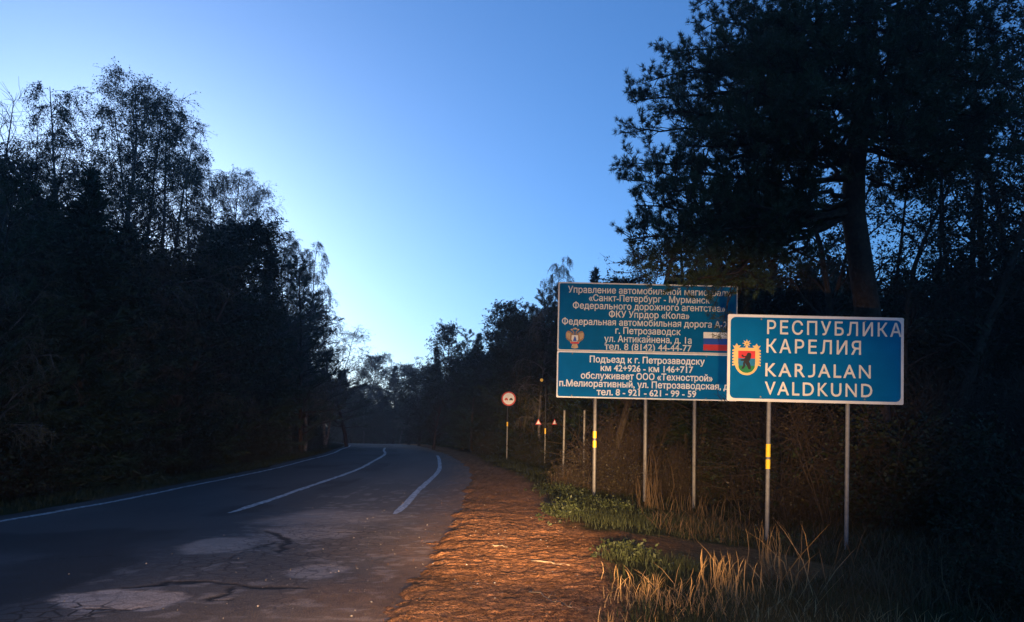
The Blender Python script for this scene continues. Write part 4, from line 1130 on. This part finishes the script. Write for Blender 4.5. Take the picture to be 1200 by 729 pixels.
# the big information sign --------------------------------------------------
Y2 = 24.0; k2 = F_PX/Y2; C2 = at(758, 400, Y2); gz2 = tz(C2.x, Y2); hz2 = C2.z-gz2
s2 = empty('information_sign', (C2.x, Y2, gz2), R(0.5), 'large two panel blue sign with many lines of text, emblem and flag, on three posts', 'road sign')
def n2_(px, py):
    a = ROLL+R(0.25); dx, dz = (px-758)/k2, (400-py)/k2
    return (dx*math.cos(a)-dz*math.sin(a), dx*math.sin(a)+dz*math.cos(a))
PX0, PX1 = -105.5/k2, 105.8/k2
ztop, zmid, zbot = 68/k2, -13.2/k2, -68/k2
def panel(za, zb_, nm, m, rim=1.5):
    mb = MB(); mb.prism(rrect(PX0, PX1, za, zb_, 0.03), -0.012, 0.012); p = mb.build('board', M['white_dull' if nm == 0 else 'white'], s2)
    p.location = (0, -0.06, hz2); p.rotation_euler = (0, R(0.25), 0)
    mb = MB(); mb.prism(rrect(PX0+rim/k2, PX1-rim/k2, za+rim/k2, zb_-rim/k2, 0.05), -0.016, -0.0122); mb.build('blue_face', m, p)
    return p
up = panel(zmid+0.004, ztop, 0, M['blue']); lo = panel(zbot, zmid-0.004, 1, M['blue_light'])
def row2(body, x0, x1, yc, cap=7.6): return (body, (x0-758)/k2, (x1-758)/k2, n2_((x0+x1)/2, yc)[1], cap/k2)
lettering('lettering', [row2('Управление автомобильной магистрали', 664, 855, 340.7), row2('«Санкт-Петербург - Мурманск', 688.7, 831, 350.0), row2('Федерального дорожного агентства»', 670, 849, 359.4),
    row2('ФКУ Упрдор «Кола»', 712.5, 807, 368.8), row2('Федеральная автомобильная дорога А-215', 657.5, 861, 378.4), row2('г. Петрозаводск', 720.5, 797, 388),
    row2('ул. Антикайнена, д. 1а', 707.6, 810, 397.8), row2('тел. 8 (8142) 44-44-77', 708, 810, 407)], -0.018, M['white_dull'], up, weight=0.012)
lettering('lettering', [row2('Подъезд к г. Петрозаводску', 691, 825.6, 422.3), row2('км 42+926 - км 146+717', 704, 812, 432.2), row2('обслуживает ООО «Технострой»', 681, 835, 441.6),
    row2('п.Мелиоративный, ул. Петрозаводская, д.', 655.8, 856, 451.0), row2('тел. 8 - 921 - 621 - 99 - 59', 699.7, 816, 460.6)], -0.018, M['white'], lo, weight=0.022)
def bolts(parent, xs, zs, r):
    mb = MB()
    for x in xs:
        for z in zs: mb.prism(disc(x, z, r, 8), -0.0215, -0.0165)
    mb.build('bolt_heads', M['steel'], parent)
bolts(up, [PX0*0.83, -0.02, PX1*0.66], [ztop-0.16, zmid+0.13], 0.02); bolts(lo, [PX0*0.83, -0.02, PX1*0.66], [zbot+0.07, zmid-0.08], 0.02)
bolts(board, [-HW*0.62, HW*0.56], [HH-0.09, -HH+0.09], 0.018)
def flag():
    mb = MB(); x0, x1 = (824-758)/k2, (856-758)/k2; zc = n2_(840, 400)[1]; h = 21.6/k2
    for i, m in enumerate((0, 1, 2)): mb.box(x0, x1, -0.0195, -0.0165, zc+h/2-h*(i+1)/3, zc+h/2-h*i/3-0.002, m)
    mb.build('flag', [M['white'], M['flag_blue'], M['red']], up)
flag()
def eagle():
    mb = MB(); cx_, cz = n2_(673, 396); u = 1/k2/14.58
    def q(a, b): return (cx_+(a-338)*u, cz+(378-b)*u)
    y = -0.018
    for sd_ in (-1, 1):
        f = lambda a, b: q(338+sd_*a, b)
        wing = [f(20,330), f(55,285), f(88,262), f(120,255), f(150,285), f(160,330), f(152,352), f(158,375), f(140,392), f(138,410), f(112,418), f(100,440), f(70,440), f(45,420)]
        mb.prism(wing, y-0.001, y, 0)
        for i in range(4): mb.prism([f(75+18*i, 300-4*i), f(88+18*i, 296-4*i), f(100+13*i, 400-10*i), f(90+13*i, 404-10*i)], y-0.002, y, 1)
        mb.prism([f(6,320), f(14,270), f(34,245), f(60,240), f(72,252), f(46,262), f(34,285), f(30,325)], y-0.0015, y, 0)
        mb.prism([f(38,238), f(40,222), f(50,230), f(58,218), f(66,230), f(76,222), f(72,240)], y-0.001, y, 1)
        mb.prism([f(30,438), f(85,440), f(68,470), f(40,478)], y-0.0012, y, 1)
    mb.prism([q(300,232), q(306,205), q(325,215), q(338,192), q(351,215), q(370,205), q(376,232)], y-0.001, y, 1)
    mb.prism([q(285,330), q(391,330), q(396,400), q(375,440), q(300,440), q(280,400)], y-0.002, y, 2)
    mb.prism([q(330,350), q(346,350), q(372,432), q(304,432)], y-0.003, y, 3)
    mb.prism([q(270,446), q(406,446), q(412,476), q(264,476)], y-0.002, y, 4)
    mb.prism([q(300,480), q(376,480), q(392,520), q(400,548), q(338,560), q(276,548), q(286,520)], y-0.001, y, 1)
    mb.build('emblem', [M['brown'], M['emblem_gold'], M['white_dull'], M['flag_blue'], M['red']], up)
eagle()
for px, bands in ((697.3, [(505, 513), (516, 524)]), (756.5, []), (814, [])):
    x = at(px, 480, Y2).x-C2.x
    bb = [(at(px, b, Y2).z-gz2, at(px, a, Y2).z-gz2) for a, b in bands]
    post(s2, x, 0.01, hz2+ztop*0.9, -0.5, 0.052, bb)
mb = MB()
for zz in (hz2+ztop*0.6, hz2, hz2+zbot*0.7): mb.box(PX0*0.85, PX1*0.85, -0.046, -0.042, zz-0.04, zz+0.04)
mb.build('mounting_rail', M['steel_back'], s2)

# the no overtaking sign ----------------------------------------------------
Y3 = 44.0; k3 = F_PX/Y3; C3 = at(596.2, 466.8, Y3); gz3 = tz(C3.x, Y3); hz3 = C3.z-gz3; r3 = 8.4/k3
s3 = empty('no_overtaking_sign', (C3.x, Y3, gz3), R(-3), 'round red ringed sign with a red and a black car, far down the road', 'road sign')
mb = MB(); mb.prism(disc(0, hz3, r3), -0.05, -0.035); mb.build('red_ring', M['red'], s3)
mb = MB(); mb.prism(disc(0, hz3, r3*0.80), -0.054, -0.0502); face = mb.build('white_face', M['white'], s3)
for cx_, m, nm in ((-r3*0.33, 'red', 'car_symbol'), (r3*0.33, 'black', 'car_symbol')):
    mb = MB(); a = r3*0.24
    body = [(-a,-.5*a),(-.78*a,-.5*a),(-.78*a,-.8*a),(-.45*a,-.8*a),(-.45*a,-.5*a),(.45*a,-.5*a),(.45*a,-.8*a),(.78*a,-.8*a),(.78*a,-.5*a),(a,-.5*a),(a,.1*a),(.75*a,.2*a),(.55*a,.75*a),(-.55*a,.75*a),(-.75*a,.2*a),(-a,.1*a)]
    mb.prism([(cx_+p[0], hz3-0.03+p[1]) for p in body], -0.057, -0.0542); mb.build(nm, M[m], face)
mb = MB(); mb.tube([(at(594.5, 500, Y3).x-C3.x, 0, hz3+r3*0.6), (at(594.5, 500, Y3).x-C3.x, 0, at(594, 494, Y3).z-gz3)], 0.036, 12); mb.build('post_top', M['unlit_steel'], s3)  # upper post coloured dark, as if the headlights miss it
post(s3, at(594.5, 500, Y3).x-C3.x, 0, at(594, 494, Y3).z-gz3-0.002, -0.5, 0.038, [(at(594, 499, Y3).z-gz3, at(594, 494, Y3).z-gz3)])

# the post with two small triangles ------------------------------------------
Y4 = 40.0; k4 = F_PX/Y4; C4 = at(639, 500, Y4); gz4 = tz(C4.x, Y4)
s4 = empty('warning_sign_post', (C4.x, Y4, gz4), 0, 'slim post with a yellow band carrying two small red edged triangles', 'road sign')
mb = MB(); mb.tube([(0, 0, at(635, 443, Y4).z-gz4), (0, 0, at(639, 501.5, Y4).z-gz4)], 0.032, 12); mb.build('post_top', M['unlit_steel'], s4)  # dark tone above the band stands for the post's unlit part
post(s4, 0, 0, at(639, 501.5, Y4).z-gz4-0.002, -0.5, 0.034, [(at(639, 508, Y4).z-gz4, at(639, 501.5, Y4).z-gz4)])
for px, yaw, wd in ((630.8, 0.15, 1.0), (649.5, 0.9, 0.75)):
    p = at(px, 494.5, Y4); x, z = p.x-C4.x, p.z-gz4; a = 3.6/k4
    def tri(s): return [(-a*s, -a*0.75*s), (a*s, -a*0.75*s), (0, a*1.15*s)]
    mb = MB(); mb.prism(tri(1), -0.03, -0.02); t = mb.build('triangle_plate', M['red'], s4); t.location = (x, -0.02, z); t.rotation_euler = (0, 0, yaw*0.6)
    mb = MB(); mb.prism([(q[0], q[1]-a*0.02) for q in tri(0.66)], -0.034, -0.0302); mb.build('white_centre', M['white'], t)
mb = MB(); zz = at(639, 496, Y4).z-gz4; mb.box(-9.5/k4, 11/k4, -0.018, 0.0, zz-0.02, zz+0.02); mb.build('crossbar', M['bark_dark'], s4)
p = at(633.3, 445, Y4); mb = MB(); mb.prism(disc(p.x-C4.x+0.06, p.z-gz4, 1.9/k4, 20), -0.05, -0.036); mb.build('round_reflector', M['yellow'], s4)

# two slim poles left of the big sign
for px0, px1, lab in ((661.5, 660, 'slim grey pole beside the big sign, the one farther from it'), (685, 684, 'slim grey pole beside the big sign, half hidden at its corner')):
    Y5 = 27.5; top = at(px0, 481, Y5); bx = at(px1, 540, Y5).x; g = tz(bx, Y5)
    mb = MB(); mb.tube([(0, 0, -0.4), (top.x-bx, 0, top.z-g)], 0.035, 10); mb.tube([(top.x-bx, 0, top.z-g), (top.x-bx, 0, top.z-g+0.02)], [0.04, 0.03], 10)
    o = mb.build('grey_pole', M['steel']); o.location = (bx, Y5, g); tag(o, lab, 'pole')

# ------------------------------------------------------------------ evening air
hm = bpy.data.materials.new('evening_air'); hm.use_nodes = True
hm.node_tree.nodes.clear()
ho = hm.node_tree.nodes.new('ShaderNodeOutputMaterial'); hv = hm.node_tree.nodes.new('ShaderNodeVolumePrincipled')
hv.inputs['Color'].default_value = (0.80, 0.88, 1.0, 1); hv.inputs['Density'].default_value = 0.0009; hv.inputs['Anisotropy'].default_value = 0.7
hm.node_tree.links.new(hv.outputs[0], ho.inputs['Volume'])
mb = MB(); mb.box(-430, 430, -205, 715, -6, 24)
tag(mb.build('haze', hm), kind='stuff')
